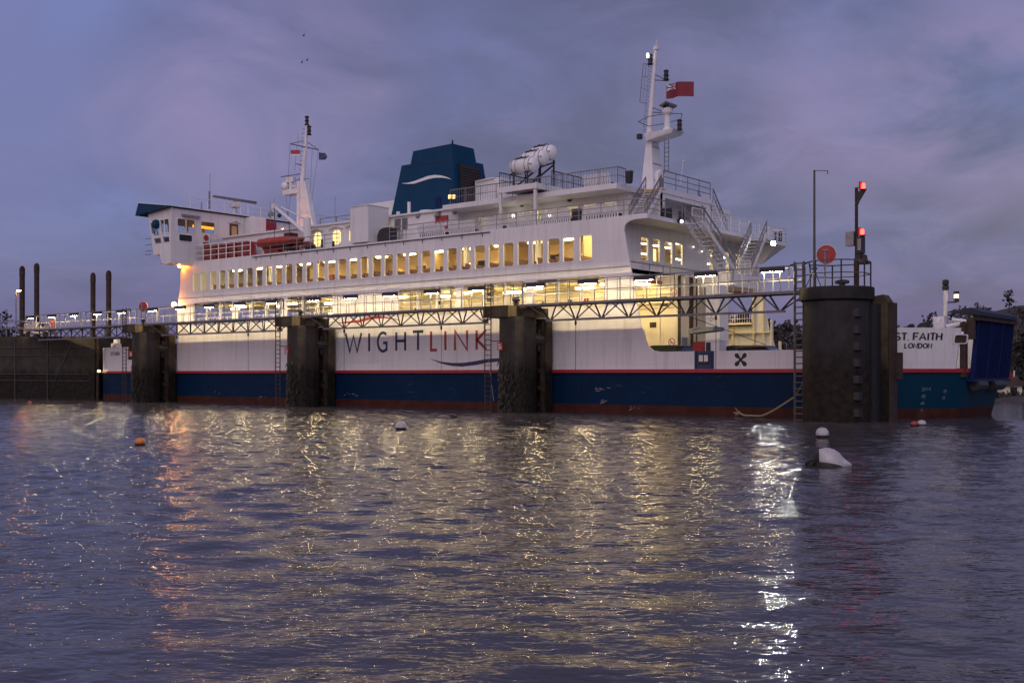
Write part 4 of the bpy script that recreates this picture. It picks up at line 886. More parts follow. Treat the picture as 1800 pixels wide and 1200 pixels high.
# benches
def bench(loc, Ln, label):
    t = thing('deck_bench', loc, label, 'bench', 'white slatted benches on the ferry decks'); x, y, z = loc
    mb = MB(); n = int(Ln/.16)
    for k in range(n): a = x-Ln/2+k*Ln/n; mb.hexa([(a,y,z+.42),(a+.12,y,z+.42),(a+.12,y+.04,z+.42),(a,y+.04,z+.42)], [(a,y-.18,z+1.02),(a+.12,y-.18,z+1.02),(a+.12,y-.14,z+1.02),(a,y-.14,z+1.02)])
    mb.bar((x-Ln/2,y-.08,z+.8),(x+Ln/2,y-.08,z+.8),.05); mb.build('backrest', M['clean'], t)
    mb = MB()
    for k in range(4): mb.box(x-Ln/2,x+Ln/2,y+.08+k*.12,y+.17+k*.12,z+.40,z+.44)
    mb.build('seat', M['clean'], t)
    mb = MB(); n = 13
    for k in range(n): a = x-Ln/2+.1+k*(Ln-.2)/(n-1); mb.box(a-.045,a+.045,y-.02,y+.05,z+.18,z+.4)
    mb.box(x-Ln/2,x+Ln/2,y,y+.5,z+.13,z+.18); mb.build('seat_frame', M['clean'], t)
    mb = MB(); mb.box(x-Ln/2+.03,x+Ln/2-.03,y+.06,y+.42,z+.18,z+.395); mb.build('under_seat_shade', M['dark'], t)  # black block that paints the shade in the gap under the seat
    for a in (x-Ln*.38, x+Ln*.38):
        mb = MB(); mb.box(a-.04,a+.04,y,y+.5,z,z+.13); mb.build('leg', M['white2'], t)
    return t
bench((S(759,1.05),1.05,12.38), 2.7, 'white slatted bench nearest the grey louvres below the funnel')
bench((S(812,1.05),1.05,12.38), 2.5, 'white slatted bench beside the red fire board, under the deck overhang corner')
bench((S(866,1.05),1.05,12.38), 1.9, 'short white slatted bench just left of the first raft platform post')
bench((S(915,1.05),1.05,12.38), 2.2, 'white slatted bench between the two raft platform posts')
bench((S(978,1.05),1.05,12.38), 2.4, 'white slatted bench right of the raft platform, beside the black bin')
bench((S(1057,1.05),1.05,12.38), 2.7, 'long white slatted bench beside the foot of the yellow-nosed stairs')
bench((S(1050,2.6),2.6,14.75), 2.2, 'white slatted bench on the upper deck right of the life rafts')
bench((S(868,4.5),4.5,14.75), 2.8, 'white slatted bench on the upper deck beside the funnel')
def dbin(loc, label, w=.5, h=.9):
    t = thing('deck_bin', loc, label, 'bin', 'dark bins on the ferry decks'); x, y, z = loc
    mb = MB(); mb.hexa([(x-w/2,y-.16,z+.08),(x+w/2,y-.16,z+.08),(x+w/2,y+.16,z+.08),(x-w/2,y+.16,z+.08)], [(x-w/2-.04,y-.18,z+h),(x+w/2+.04,y-.18,z+h),(x+w/2+.04,y+.18,z+h),(x-w/2-.04,y+.18,z+h)]); mb.build('body', M['dark'], t)
    mb = MB(); mb.box(x-w/2-.06,x+w/2+.06,y-.2,y+.2,z+h,z+h+.06); mb.build('lid', M['deck'], t)
    mb = MB(); mb.box(x-w/2+.02,x+w/2-.02,y-.13,y+.13,z,z+.08); mb.build('base', M['rustdark'], t)
dbin((S(1014,1.2),1.2,12.38), 'black bin at the deck rail between two white benches')
dbin((S(1106,2.0),2.0,14.75), 'black bin at the corner of the upper deck below the main mast', .32, .75)
dbin((-1.3, onS(1172,370,-1.3).y,12.38), 'dark bin in the bay under the upper deck, left of the red locker')
dbin((-.6, onS(1368,420,-.6).y,12.38), 'dark bin on the far deck wing beside the bright floodlight', .45, .8)
# main mast
c0 = onT(1149, 345, 7.4); c1 = onT(1144, 228, 7.7); sa = S(1125,7.4); sb = S(1137.5,7.7); tb = onS(1172,330,c0.x).y; tt = onS(1155,235,c1.x).y
mb = MB(); mb.hexa([(sa,7.4,14.72),(c0.x,7.4,14.72),(c0.x,tb,14.72),(sa,tb,14.72)], [(sb,7.7,c1.z),(c1.x,7.7,c1.z),(c1.x,tt,c1.z),(sb,tt,c1.z)])
mast = mb.build('mast', M['white2'], ferry)
mb = MB()
for k in range(1, 4):
    f = k/4; x = c0.x+(c1.x-c0.x)*f+.012; z = 14.72+(c1.z-14.72)*f; mb.box(x-.02,x+.01,7.4+.3*f+.08,tb+(tt-tb)*f-.08,z-.03,z+.03)
mb.box(c0.x-.02,c0.x+.02,7.4,7.46,14.75,14.8); mb.build('mast_seam', M['steel'], mast)
mb = MB(); mb.plate([(7.75,14.8),(8.65,14.8),(8.65,16.3),(8.2,16.7),(7.75,16.3)], (), FS, c0.x-.25, c0.x+.14); dr = mb.build('mast_door', M['clean'], mast)
mb = MB(); mb.box(c0.x+.14,c0.x+.17,7.9,8.5,14.9,16.1); mb.build('door_panel', M['deck'], dr)
pt_ = onT(1153, 88, 7.9); pb = onT(1140.5, 240, 7.9)
mb = MB(); mb.tube(pb, pt_, .21, 10, .12); mb.tube(pt_, pt_+Vector((0,0,.25)), .2, 8); mb.tube(pt_+Vector((0,0,.25)), pt_+Vector((.1,0,.7)), .03, 5); mb.build('mast_pole', M['white2'], mast)
mb = MB()
for k in range(14):
    p = pb.lerp(pt_, .06+k*.058)+Vector((-.2,0,0)); mb.path([p, p+Vector((-.28,-.05,-.02)), p+Vector((-.3,.02,.16)), p+Vector((-.1,.05,.2))], .022, 4)
p = onT(1124.5,180,7.9); q = onT(1131,112,7.9); q2 = onT(1141,114,7.9); p2 = onT(1137,182,7.9)
mb.path([q2,q,p,p2], .025, 5); mb.tube(onT(1128,155,7.9), onT(1139,158,7.9), .022, 4); mb.tube(onT(1129,135,7.9), onT(1140,136,7.9), .022, 4); mb.tube(onT(1130,178,7.9), onT(1136,112,7.9), .018, 4)
for a, b in (((1151,131),(1172,141)),((1151,141),(1172,142)),((1146,189),(1168,197)),((1146,198),(1168,198))): mb.tube(onT(*a,7.9), onT(*b,7.9), .045, 5)
hp = [onS(u, v, c1.x+.6) for u, v in ((1122,214),(1140,205),(1170,200),(1199,200),(1197,209),(1172,217),(1140,222),(1122,214))]
mb.path(hp, .03, 5); mb.build('mast_frame', M['railg'], mast)
pa = onT(1146,243,7.8)
mb = MB(); mb.hexa([(c1.x-.2,7.3,pa.z-.25),(c1.x+1.9,7.3,pa.z+.05),(c1.x+1.9,8.6,pa.z+.05),(c1.x-.2,8.6,pa.z-.25)], [(c1.x-.2,7.2,pa.z+.3),(c1.x+2.1,7.2,pa.z+.3),(c1.x+2.1,8.7,pa.z+.3),(c1.x-.2,8.7,pa.z+.3)])
mb.lathe([(.38,pa.z+.3),(.24,pa.z+.6),(.2,pa.z+1.4),(.36,pa.z+1.6),(.4,pa.z+1.85),(.2,pa.z+1.95)], (c1.x+1.2,7.9,0), 12); mb.build('radar_platform', M['white2'], mast)
mb = MB(); mb.hexa([(c1.x+.9,7.3,pa.z+2.0),(c1.x+1.4,7.3,pa.z+2.2),(c1.x+1.4,8.9,pa.z+2.2),(c1.x+.9,8.9,pa.z+2.0)], [(c1.x+.9,7.3,pa.z+2.1),(c1.x+1.4,7.3,pa.z+2.3),(c1.x+1.4,8.9,pa.z+2.3),(c1.x+.9,8.9,pa.z+2.1)]); mb.build('radar_scanner', M['steel'], mast)
for u, v, t in ((1171,133,7.9),(1171,190,7.9),(1194.5,220,7.9),(1143,105,7.8)):
    p = onT(u, v, t); mb = MB(); mb.lathe([(.2,-.35),(.22,-.3),(.15,-.25),(.15,-.03),(.22,0),(.15,.03),(.15,.25),(.2,.3),(.12,.38)], p, 10); mb.build('navigation_lamp', M['dark'], mast)
p = onT(1126,241,7.3); mb = MB(); mb.box(p.x-.2,p.x+.1,p.y-.2,p.y+.1,p.z-.15,p.z+.2); mb.build('searchlight', M['dark'], mast)
p = onT(1142.5,98,7.6); mb = MB(); mb.lathe([(.07,-.14),(.085,0),(.07,.14)], p+Vector((-.12,-.1,0)), 8); mb.build('lamp_lens', M['whiteE'], mast)
mb = MB(); p = onT(1201,283,9); q = onT(1196,306,9); mb.tube(q-Vector((0,0,.7)), p, .025, 5); mb.ball(p, .07, 8, 5); mb.build('whip_antenna', M['clean'], ferry)
mb = MB(); ladder(mb, onT(1168,305,9.6), 3.6, .35); mb.build('ladder', M['steel'], ferry)
# fore mast behind the wheelhouse
x0, x1 = S(529.5,9), S(557,9); zt = Z(537,320,9)
mb = MB(); mb.plate([(x0+.12,14.7),(x1+.1,14.7),(x0+.75,zt),(x0+.12,zt)], (), FT, 8.75, 9.25); mb.box(x0-.16,x0+.14,8.6,9.4,14.7,zt+.05); mb.bar((x1+.1,8.72,14.7),(x0+.75,8.72,zt),.1)
for k in range(1,4): f = k/4; mb.bar((x0+.14,8.72,14.7+(zt-14.7)*f),(x1+.1+(x0+.65-x1)*f,8.72,14.5+(zt-14.7)*f),.07)
fm = mb.build('mast', M['white2'], ferry)
a = onT(531.5,322,9); b = onT(540,216,9); mb = MB(); mb.tube(a, b, .24, 10, .11); mb.tube(a-Vector((0,0,.6)), a, .26, 10)
mb.build('mast_pole', M['clean'], fm)
mb = MB()
for k in range(12):
    p = a.lerp(b, .08+k*.075)+Vector((-.2,0,0)); mb.path([p, p+Vector((-.3,-.05,-.02)), p+Vector((-.32,.02,.18))], .024, 4)
ya, yb = onS(510,253,-42.3), onS(560,263.5,-42.3); yc = onT(536,247,9); mb.tube(ya, yb, .05, 6); mb.tube(ya, yc, .035, 5); mb.tube(yb, yc, .035, 5)
mb.tube(onT(520,288,9), onT(531,290,9), .05, 5); mb.tube(onT(524,234,9), onT(524,256,9), .025, 4); mb.tube(onT(494,311,9), onT(528,306,9), .05, 5); mb.tube(onT(519,317,9),onT(543,314,9),.035,5); mb.build('yard', M['railg'], fm)
mb = MB()
for p, q in ((ya, onT(506,322,8)), (onS(522,256,-42.3), onT(518,300,8)), (yb, onT(548,352,9)), (onS(549,261,-42.3), onT(545,340,9)), (onT(503,340,9), onT(505,380,6)), (onT(511,340,9), onT(506,380,6)), (onT(557,378,9), onT(622,387,5))): mb.tube(p, q, .016, 4)
mb.build('halyard', M['dark'], fm)
for u, v in ((539.5,210),(543.5,227)): p = onT(u, v, 9); mb = MB(); mb.lathe([(.2,-.55),(.24,-.5),(.15,-.42),(.15,-.2),(.23,-.16),(.15,-.1),(.15,.16),(.23,.2),(.14,.3)], p, 10); mb.build('navigation_lamp', M['dark'], fm)
p = onT(516,340,9); mb = MB(); mb.box(S(504,9),S(530,9),8.5,9.5,p.z-.12,p.z+.32); mb.build('radar_platform', M['white2'], fm)
q = onT(502,327,9); mb = MB(); mb.ball((q.x,q.y,q.z), .42, 14, 10); mb.build('satellite_dome', M['clean'], fm, True)
q = onT(512,330,9); mb = MB(); mb.tube(q-Vector((0,0,.5)), q+Vector((0,0,.7)), .2, 8); mb.box(q.x-.5,q.x+.45,8.8,9.2,q.z+.5,q.z+.95); mb.tube(q+Vector((0,.0,.1)), q+Vector((.9,-.1,.0)), .14, 7); mb.build('radar_pedestal', M['white2'], fm)

# wheelhouse across the far end, its wing standing out over the near side
wz = lambda z: -49.4-(z-12.95)*.24
mb = MB()
endp = [(-46.8,12.1),(-48.15,12.1),(-48.45,12.95),(-49.4,12.95),(wz(16.7),16.7),(-46.8,16.9)]
eh = [[(-49.65,14.85),(-48.5,14.75),(-48.75,15.85),(-49.9,15.80)], [(-48.15,14.75),(-47.0,14.75),(-47.15,15.95),(-48.4,15.92)], [(-49.2,13.95),(-48.2,13.95),(-48.3,14.4),(-49.35,14.38)], [(-47.9,13.95),(-46.98,13.95),(-47.05,14.46),(-48.0,14.44)]]
mb.plate(endp, eh, FT, -2.25, -2.13); mb.plate(endp, eh, FT, 20.13, 20.25)
bh = [rrect(-1.62,.15,14.95,16.02,.1), rrect(-1.45,-.1,14.1,14.66,.1), rrect(.8,2.25,14.95,16.02,.1), [(3.92,13.3),(4.75,13.3),(4.75,16.1),(3.92,16.1)], rrect(6.2,8.2,14.95,16.02,.1), rrect(9,11,14.95,16.02,.1), rrect(12,14,14.95,16.02,.1), rrect(16,18,14.95,16.02,.1)]
mb.plate([(-2.13,12.1),(.12,12.1),(.12,12.4),(17.88,12.4),(17.88,12.1),(20.13,12.1),(20.13,16.88),(-2.13,16.88)], bh, FS, -46.92, -46.8)
fh = [rrect(a, a+1.5, 14.6, 15.9, .1) for a in (-1.9,-.1,1.7,3.5,5.3,7.1,8.9,10.7,12.5,14.3,16.1,17.9)]
mb.plate([(-2.13,12.95),(20.13,12.95),(20.13,16.7),(-2.13,16.7)], fh, lambda a, b, d: (wz(b)+d, a, b), 0, .1)
mb.box(-49.4,-48.45,-2.13,20.13,12.95,13.05); mb.box(-48.45,-46.92,-2.13,20.13,12.1,12.2); mb.plate([(-2.13,12.1),(20.13,12.1),(20.13,12.95),(-2.13,12.95)], (), FS, -48.45,-48.35)
wh = mb.build('wheelhouse', M['white'], ferry)
mb = MB(); mb.hexa([(-51.6,-2.7,16.55),(-46.6,-2.7,16.92),(-46.6,20.7,16.92),(-51.6,20.7,16.55)], [(-51.1,-2.7,17.62),(-46.6,-2.7,17.0),(-46.6,20.7,17.0),(-51.1,20.7,17.62)]); rf = mb.build('wheelhouse_roof', M['funnel'], wh)
mb = MB(); mb.bar((-51.1,-2.72,17.66),(-46.6,-2.72,17.03),.07); mb.bar((-46.58,-2.7,17.03),(-46.58,20.7,17.03),.07); mb.build('roof_trim', M['clean'], rf)
for h, nm in zip(eh, range(4)):
    mb = MB(); cx = sum(p[0] for p in h)/4; cz = sum(p[1] for p in h)/4; mb.plate([(cx+(a-cx)*1.10, cz+(b-cz)*1.14) for a, b in h], [[(cx+(a-cx)*.98, cz+(b-cz)*.98) for a, b in h]], FT, -2.28, -2.22)
    if nm == 1: mb.bar((-47.7,-2.25,14.75),(-47.85,-2.25,15.95),.07)
    w = mb.build('window', M['clean'], wh); mb = MB(); mb.plate(h, (), FT, -2.2, -2.19); mb.build('pane', M['glass'], w)
for i, h in enumerate(bh):
    if i == 3: continue
    cx = sum(p[0] for p in h)/len(h); cz = sum(p[1] for p in h)/len(h); mb = MB(); mb.plate([(cx+(a-cx)*1.08, cz+(b-cz)*1.12) for a, b in h], [[(cx+(a-cx)*.98, cz+(b-cz)*.98) for a, b in h]], FS, -46.82, -46.765)
    if i == 0: mb.box(-46.84,-46.77,cx-.04,cx+.04,14.95,16.02)
    w = mb.build('window', M['clean'], wh); mb = MB(); mb.plate(h, (), FS, -46.86, -46.85); mb.build('pane', M['dglass'] if i == 1 else M['glass'], w)
mb = MB(); mb.box(-46.84,-46.74,3.88,4.79,13.25,16.14); dr = mb.build('door', M['wood'], wh)
mb = MB(); mb.plate(rrect(4.05,4.62,14.7,15.95,.06), (), FS, -46.74, -46.72); mb.build('door_window', M['loungewall'], dr)
mb = MB(); mb.plate([(3.7,16.2),(4.33,16.42),(4.98,16.2),(4.98,16.25),(4.33,16.5),(3.7,16.25)], (), FS, -46.8, -46.4); mb.build('door_canopy', M['clean'], wh)
mb = MB(); mb.box(-49.3,-46.95,-2.1,20.1,13.5,13.56); mb.build('wheelhouse_floor', M['deck'], wh)
mb = MB(); mb.box(-49.3,-46.95,-2.1,20.1,16.52,16.56); mb.build('wheelhouse_ceiling', M['deck'], wh)
mb = MB(); mb.box(-48.9,-48.8,1.4,4.2,15.72,15.95); mb.box(-48.9,-48.8,3.9,4.2,14.6,15.72); mb.build('cabin_light', M['orangeE'], wh)
mb = MB(); mb.box(-49.1,-48.3,-1.6,3,13.56,14.5); mb.box(-48.2,-47.8,.3,.9,13.56,14.9); mb.build('console', M['dark'], wh)
mb = MB(); q = onT(274,395,-2.4); mb.lathe([(.02,-.36),(.3,-.3),(.36,-.05),(.3,.32),(.1,.45)], q, 14); mb.tube(q-Vector((.2,0,.9)), q-Vector((.1,0,.3)), .04, 5); mb.tube(q-Vector((-.25,0,.9)), q-Vector((-.1,0,.3)), .04, 5); mb.build('searchlight', M['funnel'], wh)
mb = MB()
for dz in (0,-.55,-1.1,-1.4): mb.tube((-49.9+dz*.2,-2.0,14.5+dz),(-50.6,-2.3,14.45+dz),.03,4)
mb.build('wing_rung', M['dark'], wh)
mb = MB(); mb.box(-46.78,-46.55,-1.2,.6,16.25,16.42); mb.build('wing_light_fitting', M['steel'], wh)
q = onS(362,423,-46.7); mb = MB(); mb.box(-46.78,-46.7,q.y-.45,q.y+.45,q.z-.65,q.z+.65); lb = mb.build('lifebuoy_board', M['clean'], wh)
mb = MB(); mb.lathe([(.14,0),(.2,.05),(.27,0),(.2,-.05)], (-46.66,q.y,q.z+.25), 14, 'x'); mb.box(-46.71,-46.66,q.y-.3,q.y+.3,q.z-.55,q.z-.15); mb.build('lifebuoy', M['redgear'], lb)
q = onS(435,382,-46.5); mb = MB(); mb.box(-46.8,-45.6,q.y,q.y+1.4,14.9,16.9)
for k in range(6): mb.box(-45.62,-45.57,q.y+.08,q.y+1.3,15.05+k*.3,15.1+k*.3)
mb.box(-46.8,-44.9,q.y-.4,q.y+3.0,14.65,14.85); mb.build('ventilator_house', M['white2'], wh)
mb = MB(); ladder(mb, (-46.72, onS(425,400,-46.7).y, 13.2), 3.6, .5, (0,1,0)); mb.build('ladder', M['clean'], wh)
q = onS(475,397,-46.4); mb = MB(); mb.box(-46.75,-46.6,q.y-.9,q.y+.9,q.z-.35,q.z+.45); mb.build('red_panel', M['redlet'], wh)
q = onT(497,404,6); mb = MB(); mb.box(q.x-1.6,q.x-.2,5.9,6.1,q.z+.02,q.z+.08); fl = mb.build('lamp_bracket', M['rustdark'], ferry)
mb = MB(); mb.ball(q, .13, 10, 6, .7); mb.build('amber_lamp', M['amberE'], fl)
q = onS(413,370,-48); mb = MB(); mb.tube((-48,q.y,17.1),(-48,q.y,17.9),.22,10); mb.box(-48.4,-47.6,q.y-.35,q.y+.35,17.9,18.35); rd = mb.build('radar_pedestal', M['white2'], rf)
mb = MB(); mb.hexa([(-48.1,q.y-2.4,18.55),(-47.9,q.y-2.4,18.55),(-47.9,q.y+2.4,18.5),(-48.1,q.y+2.4,18.5)], [(-48.15,q.y-2.4,18.72),(-47.85,q.y-2.4,18.72),(-47.85,q.y+2.4,18.72),(-48.15,q.y+2.4,18.72)]); mb.tube((-48,q.y,18.3),(-48,q.y,18.6),.14,8); mb.build('radar_scanner', M['steel'], rd)
rails(rf, M['clean'], ([(-46.7, onS(334,370,-46.7).y,17.0),(-46.7, onS(423,380,-46.7).y,17.0)], [(-46.7, onS(436,382,-46.7).y,17.0),(-46.7, onS(480,388,-46.7).y,17.0)]), 1.0, (1,.5), 1.7, .022)
mb = MB()
for u, v0, v1, r_ in ((369,354,305,.02),(368,356,336,.09),(354,372,355,.05),(482,385,348,.02),(475,380,355,.02),(589,388,345,.02)):
    a = onT(u, v0, 5); mb.tube(a-Vector((0,0,.6)), onT(u, v1, 5), r_, 5)
p = onT(476,377,5); mb.ball(p, .28, 10, 6); mb.build('aerial', M['railg'], ferry)
mb = MB(); mb.ball((-48.3,-.4,12.02), .13, 10, 6, .6); mb.build('amber_lamp', M['amberE'], wh)
# davit crane and its gear
a = onT(540,440,1.3); mb = MB(); mb.tube((a.x,1.3,12.37),(a.x,1.3,15.15),.30,12); mb.tube((a.x,1.3,13.2),(a.x,1.3,13.4),.36,12); 
b = onT(483,364,1.3); mb.tube((a.x-.1,1.3,13.9), b, .22, 8, .12); mb.tube((a.x,1.3,15.0), onT(494,364,1.3), .07, 6); mb.box(b.x-.25,b.x+.2,1.15,1.45,b.z-.1,b.z+.3)
cr = mb.build('davit_crane', M['white2'], ferry)
mb = MB(); mb.tube((b.x,1.3,b.z), (b.x-.05,1.3,13.5), .028, 5); mb.tube(onT(506,372,1.3), onT(510,416,1.3), .03, 5); p = onT(491,379,1.3); mb.ball(p, .18, 8, 6); mb.tube(b, p, .025, 4); mb.build('crane_wire', M['dark'], cr)
mb = MB(); mb.box(a.x-.55,a.x-.2,.95,1.25,13.0,13.6); mb.build('crane_winch', M['rustdark'], cr); mb = MB(); mb.hexa([(a.x-.4,.95,12.7),(a.x+.35,.95,12.7),(a.x+.35,1.6,12.7),(a.x-.4,1.6,12.7)], [(a.x-.1,.95,13.1),(a.x+.35,.95,13.2),(a.x+.35,1.6,13.2),(a.x-.1,1.6,13.1)]); mb.build('crane_bumper', M['redlet'], cr)
mb = MB(); p = onT(540,436,.6); mb.lathe([(.12,-.1),(.32,0),(.12,.1)], (p.x,.6,12.65), 12, 'y'); mb.lathe([(.1,-.25),(.25,-.2),(.25,.2),(.1,.25)], (p.x+.7,.5,12.6), 12, 'x'); mb.bar((S(566,.5),.5,12.4),(S(566,.5),.5,13.1),.16); mb.bar((S(586,.5),.5,12.4),(S(586,.5),.5,12.9),.2); mb.build('mooring_gear', M['dark'], ferry)
# rescue boat on its cradle
bx0, bx1 = S(464,.9), S(534,.9); L_ = bx1-bx0
boat = thing('rescue_boat', ((bx0+bx1)/2,.9,12.9), 'orange-red rescue boat hanging below the white davit crane', 'boat')
mb = MB()
for sgn in (-1, 1):
    pts = [(bx0,.9+sgn*.55,13.35),(bx0+.35,.9+sgn*.62,13.35),(bx1-1.6,.9+sgn*.62,13.35),(bx1-.7,.9+sgn*.42,13.38),(bx1-.08,.9+sgn*.06,13.42)]; rr = [.22,.36,.36,.28,.10]
    for (p, q), (r0, r1) in zip(zip(pts, pts[1:]), zip(rr, rr[1:])): mb.tube(p, q, r0, 12, r1)
    for p, r0 in zip(pts, rr): mb.ball(p, r0, 10, 8)
mb.build('tube', M['orange'], boat, True)
mb = MB(); mb.hexa([(bx0+.2,.75,12.72),(bx1-1.1,.75,12.75),(bx1-1.1,1.05,12.75),(bx0+.2,1.05,12.72)], [(bx0+.1,.35,13.3),(bx1-.3,.75,13.35),(bx1-.3,1.05,13.35),(bx0+.1,1.45,13.3)]); mb.build('hull', M['redgear'], boat)
mb = MB(); mb.hexa([(bx0+.5,.5,13.5),(bx1-2.0,.5,13.5),(bx1-2.0,1.3,13.5),(bx0+.5,1.3,13.5)], [(bx0+.6,.6,13.82),(bx1-2.3,.6,13.78),(bx1-2.3,1.2,13.78),(bx0+.6,1.2,13.82)]); mb.build('cover', M['orange'], boat)
mb = MB(); mb.box(bx1-2.0,bx1-1.2,.5,1.3,13.4,14.0); mb.box(bx1-1.75,bx1-1.25,.2,1.5,12.6,13.5); mb.build('console', M['dark'], boat)
mb = MB(); mb.box(bx0+.4,bx0+2.2,.6,1.3,12.38,12.75); mb.bar((bx0+3.2,.4,12.38),(bx0+3.2,.4,12.9),.12); mb.bar((bx0+3.6,.4,12.38),(bx0+3.6,.4,12.9),.12); mb.build('boat_cradle', M['redgear'], ferry)
# red life floats stacked beside the wing
cols = ((359,382),(386,402),(404,417),(419,437))
names = ('in the stack nearest the bridge wing','in the second stack from the bridge wing','in the third stack from the bridge wing','in the stack beside the rescue boat')
for (u0, u1), nm in zip(cols, names):
    a, b = S(u0,.9)+.05, S(u1,.9)-.05
    for k in range(6):
        z = 12.4+k*.235; t = thing('life_float', ((a+b)/2,1.2,z), 'red rectangular life float '+nm, 'life float', 'red life floats '+nm)
        mb = MB(); dx_ = random.uniform(-.03,.03)
        mb.box(a+dx_,b+dx_,.75,1.0,z+.01,z+.2); mb.box(a+dx_,b+dx_,1.5,1.75,z+.01,z+.2); mb.box(a+dx_,a+.3+dx_,1.0,1.5,z+.01,z+.2); mb.box(b-.3+dx_,b+dx_,1.0,1.5,z+.01,z+.2); mb.build('frame', M['redgear'], t)
        mb = MB(); mb.bar((a+dx_,.73,z+.11),(b+dx_,.73,z+.08),.045); mb.build('grab_line', M['rope'], t)
mb = MB(); railing(mb, [(S(344,.3),.3,12.38),(S(440,.3),.3,12.38)], 1.45, (1,.66,.33), 1.05, .035, 0, .04); mb.build('railing', M['clean'], ferry)
# lamps on the ferry
def bulb(name, p, r, m, par): mb = MB(); mb.ball(p, r, 12, 8); return mb.build(name, m, par)
q = onT(306,535,-.3); mb = MB(); mb.bar((q.x+.1,.0,q.z+.1),(q.x,-.3,q.z+.1),.05); ar = mb.build('lamp_bracket', M['dark'], ferry); bulb('amber_lamp', q, .2, M['amberE'], ar)
q = onS(1354,428,.35); mb = MB(); dv = Vector((.70,-.70,-.12)).normalized(); bq = q+Vector((.25,-.15,0)); mb.bar((0,q.y,q.z+.3),(.0,q.y,12.4),.06); mb.tube(bq-dv*.25, bq-dv*.02, .12, 12, .2); mb.tube(bq-dv*.02, bq+dv*.15, .15, 12, .165, False); mb.tube(bq-dv*.25, q+Vector((-.3,.1,.3)), .04, 5); fl = mb.build('floodlight', M['dark'], ferry)
mb = MB(); mb.tube(bq, bq+dv*.015, .135, 12); mb.build('floodlight_lens', M['floodE'], fl)
q = onS(1198,389,.3); mb = MB(); mb.tube(q+Vector((-.25,.1,.1)), q, .16, 8); fl = mb.build('floodlight', M['dark'], ferry); mb = MB(); mb.tube(q, q+Vector((.03,-.03,-.02)), .10, 10); mb.build('floodlight_lens', M['whiteE'], fl)
for u, v, s in ((1181,391,-.5),(1234,442,-1.9),(1219,434,-1.9),(1175,487,-1.9)):
    q = onS(u, v, s); bulb('deck_lamp', q, .06, M['bulbwE'], ferry)
for u, v in ((902,380),(966,379),(735,0)):
    if v: q = onT(u, v, 2.6); bulb('deck_lamp', q, .12, M['whiteE'], ferry)
# flags
def flagfn(o, d, n, wav, ph, droop=.0):
    d = Vector(d).normalized(); n = Vector(n)
    def f(a, b, k): return o+d*a+Vector((0,0,b-droop*a))+n*(wav*a**.5*math.sin(a*3.2+ph)+k)
    return f
def cloth(mb, fn, a0, a1, b0, b1, k=0., n=14):
    vs = []; 
    for i in range(n+1):
        a = a0+(a1-a0)*i/n; vs += [fn(a,b0,k),fn(a,b1,k),fn(a,b0,k+.012),fn(a,b1,k+.012)]
    fs = [(0,1,3,2),(4*n,4*n+1,4*n+3,4*n+2)]
    for i in range(n):
        j = 4*i; fs += [(j,j+4,j+5,j+1),(j+2,j+3,j+7,j+6),(j,j+2,j+6,j+4),(j+1,j+5,j+7,j+3)]
    mb.add(vs, fs)
o_ = onT(1171,174,7.9); fn = flagfn(o_, (1,-.15,0), Vector((.15,1,0)), .2, .9, .08)
fl = thing('ensign_flag', o_, 'red ensign flag flying below the black lamp of the main mast', 'flag'); hL, wL = 1.0, 2.15
mb = MB(); cloth(mb, fn, 0, wL, 0, hL); mb.build('field', M['ensign'], fl)
mb = MB(); cloth(mb, fn, 0, 1.0, .52, hL, -.016); mb.build('canton', M['navy'], fl)
mb = MB(); stroke(mb, [(0.02,.54),(.25,.65),(.5,.76),(.75,.87),(.98,.98)], .08, fn, -.026, -.017); stroke(mb, [(0.02,.98),(.25,.87),(.5,.76),(.75,.65),(.98,.54)], .08, fn, -.028, -.019); stroke(mb, [(0.02,.76),(.25,.76),(.5,.76),(.75,.76),(.98,.76)], .15, fn, -.030, -.021); stroke(mb, [(.5,.54),(.5,.98)], .16, fn, -.032, -.023); mb.build('white_cross', M['signw'], fl)
mb = MB(); stroke(mb, [(0.02,.76),(.25,.76),(.5,.76),(.75,.76),(.98,.76)], .08, fn, -.038, -.031); stroke(mb, [(.5,.54),(.5,.98)], .09, fn, -.040, -.033); mb.build('red_cross', M['redlet'], fl)
o_ = onS(511,273,-42.3); fn = flagfn(o_, (.8,.6,0), Vector((-.3,.9,0)), .05, 0); fl = thing('courtesy_flag', o_, 'small red flag with a pale lower edge at the left yardarm', 'flag')
mb = MB(); cloth(mb, fn, 0, .85, .1, .48, 0, 8); mb.build('field', M['redgear'], fl); mb = MB(); cloth(mb, fn, 0, .85, 0, .1, 0, 8); mb.build('border', M['signw'], fl)
o_ = onS(560.5,281,-42.3); fn = flagfn(o_, (.8,.6,0), Vector((-.3,.9,0)), .06, 1); fl = thing('house_flag', o_, 'small navy flag with white panel and red disc at the right yardarm', 'flag')
mb = MB(); mb.plate([(0,0),(.6,0),(.8,.28),(.6,.62),(0,.68)], (), lambda a, b, d: fn(a, b, d), 0, .015); mb.build('field', M['navy'], fl)
mb = MB(); mb.plate([(.1,.14),(.52,.14),(.64,.3),(.52,.52),(.1,.56)], (), lambda a, b, d: fn(a, b, d), -.01, -.002); mb.build('white_panel', M['signw'], fl)
mb = MB(); mb.plate([(.34+.13*math.cos(R(i*30)), .34+.13*math.sin(R(i*30))) for i in range(12)], (), lambda a, b, d: fn(a, b, d), -.02, -.012); mb.build('red_disc', M['redgear'], fl)
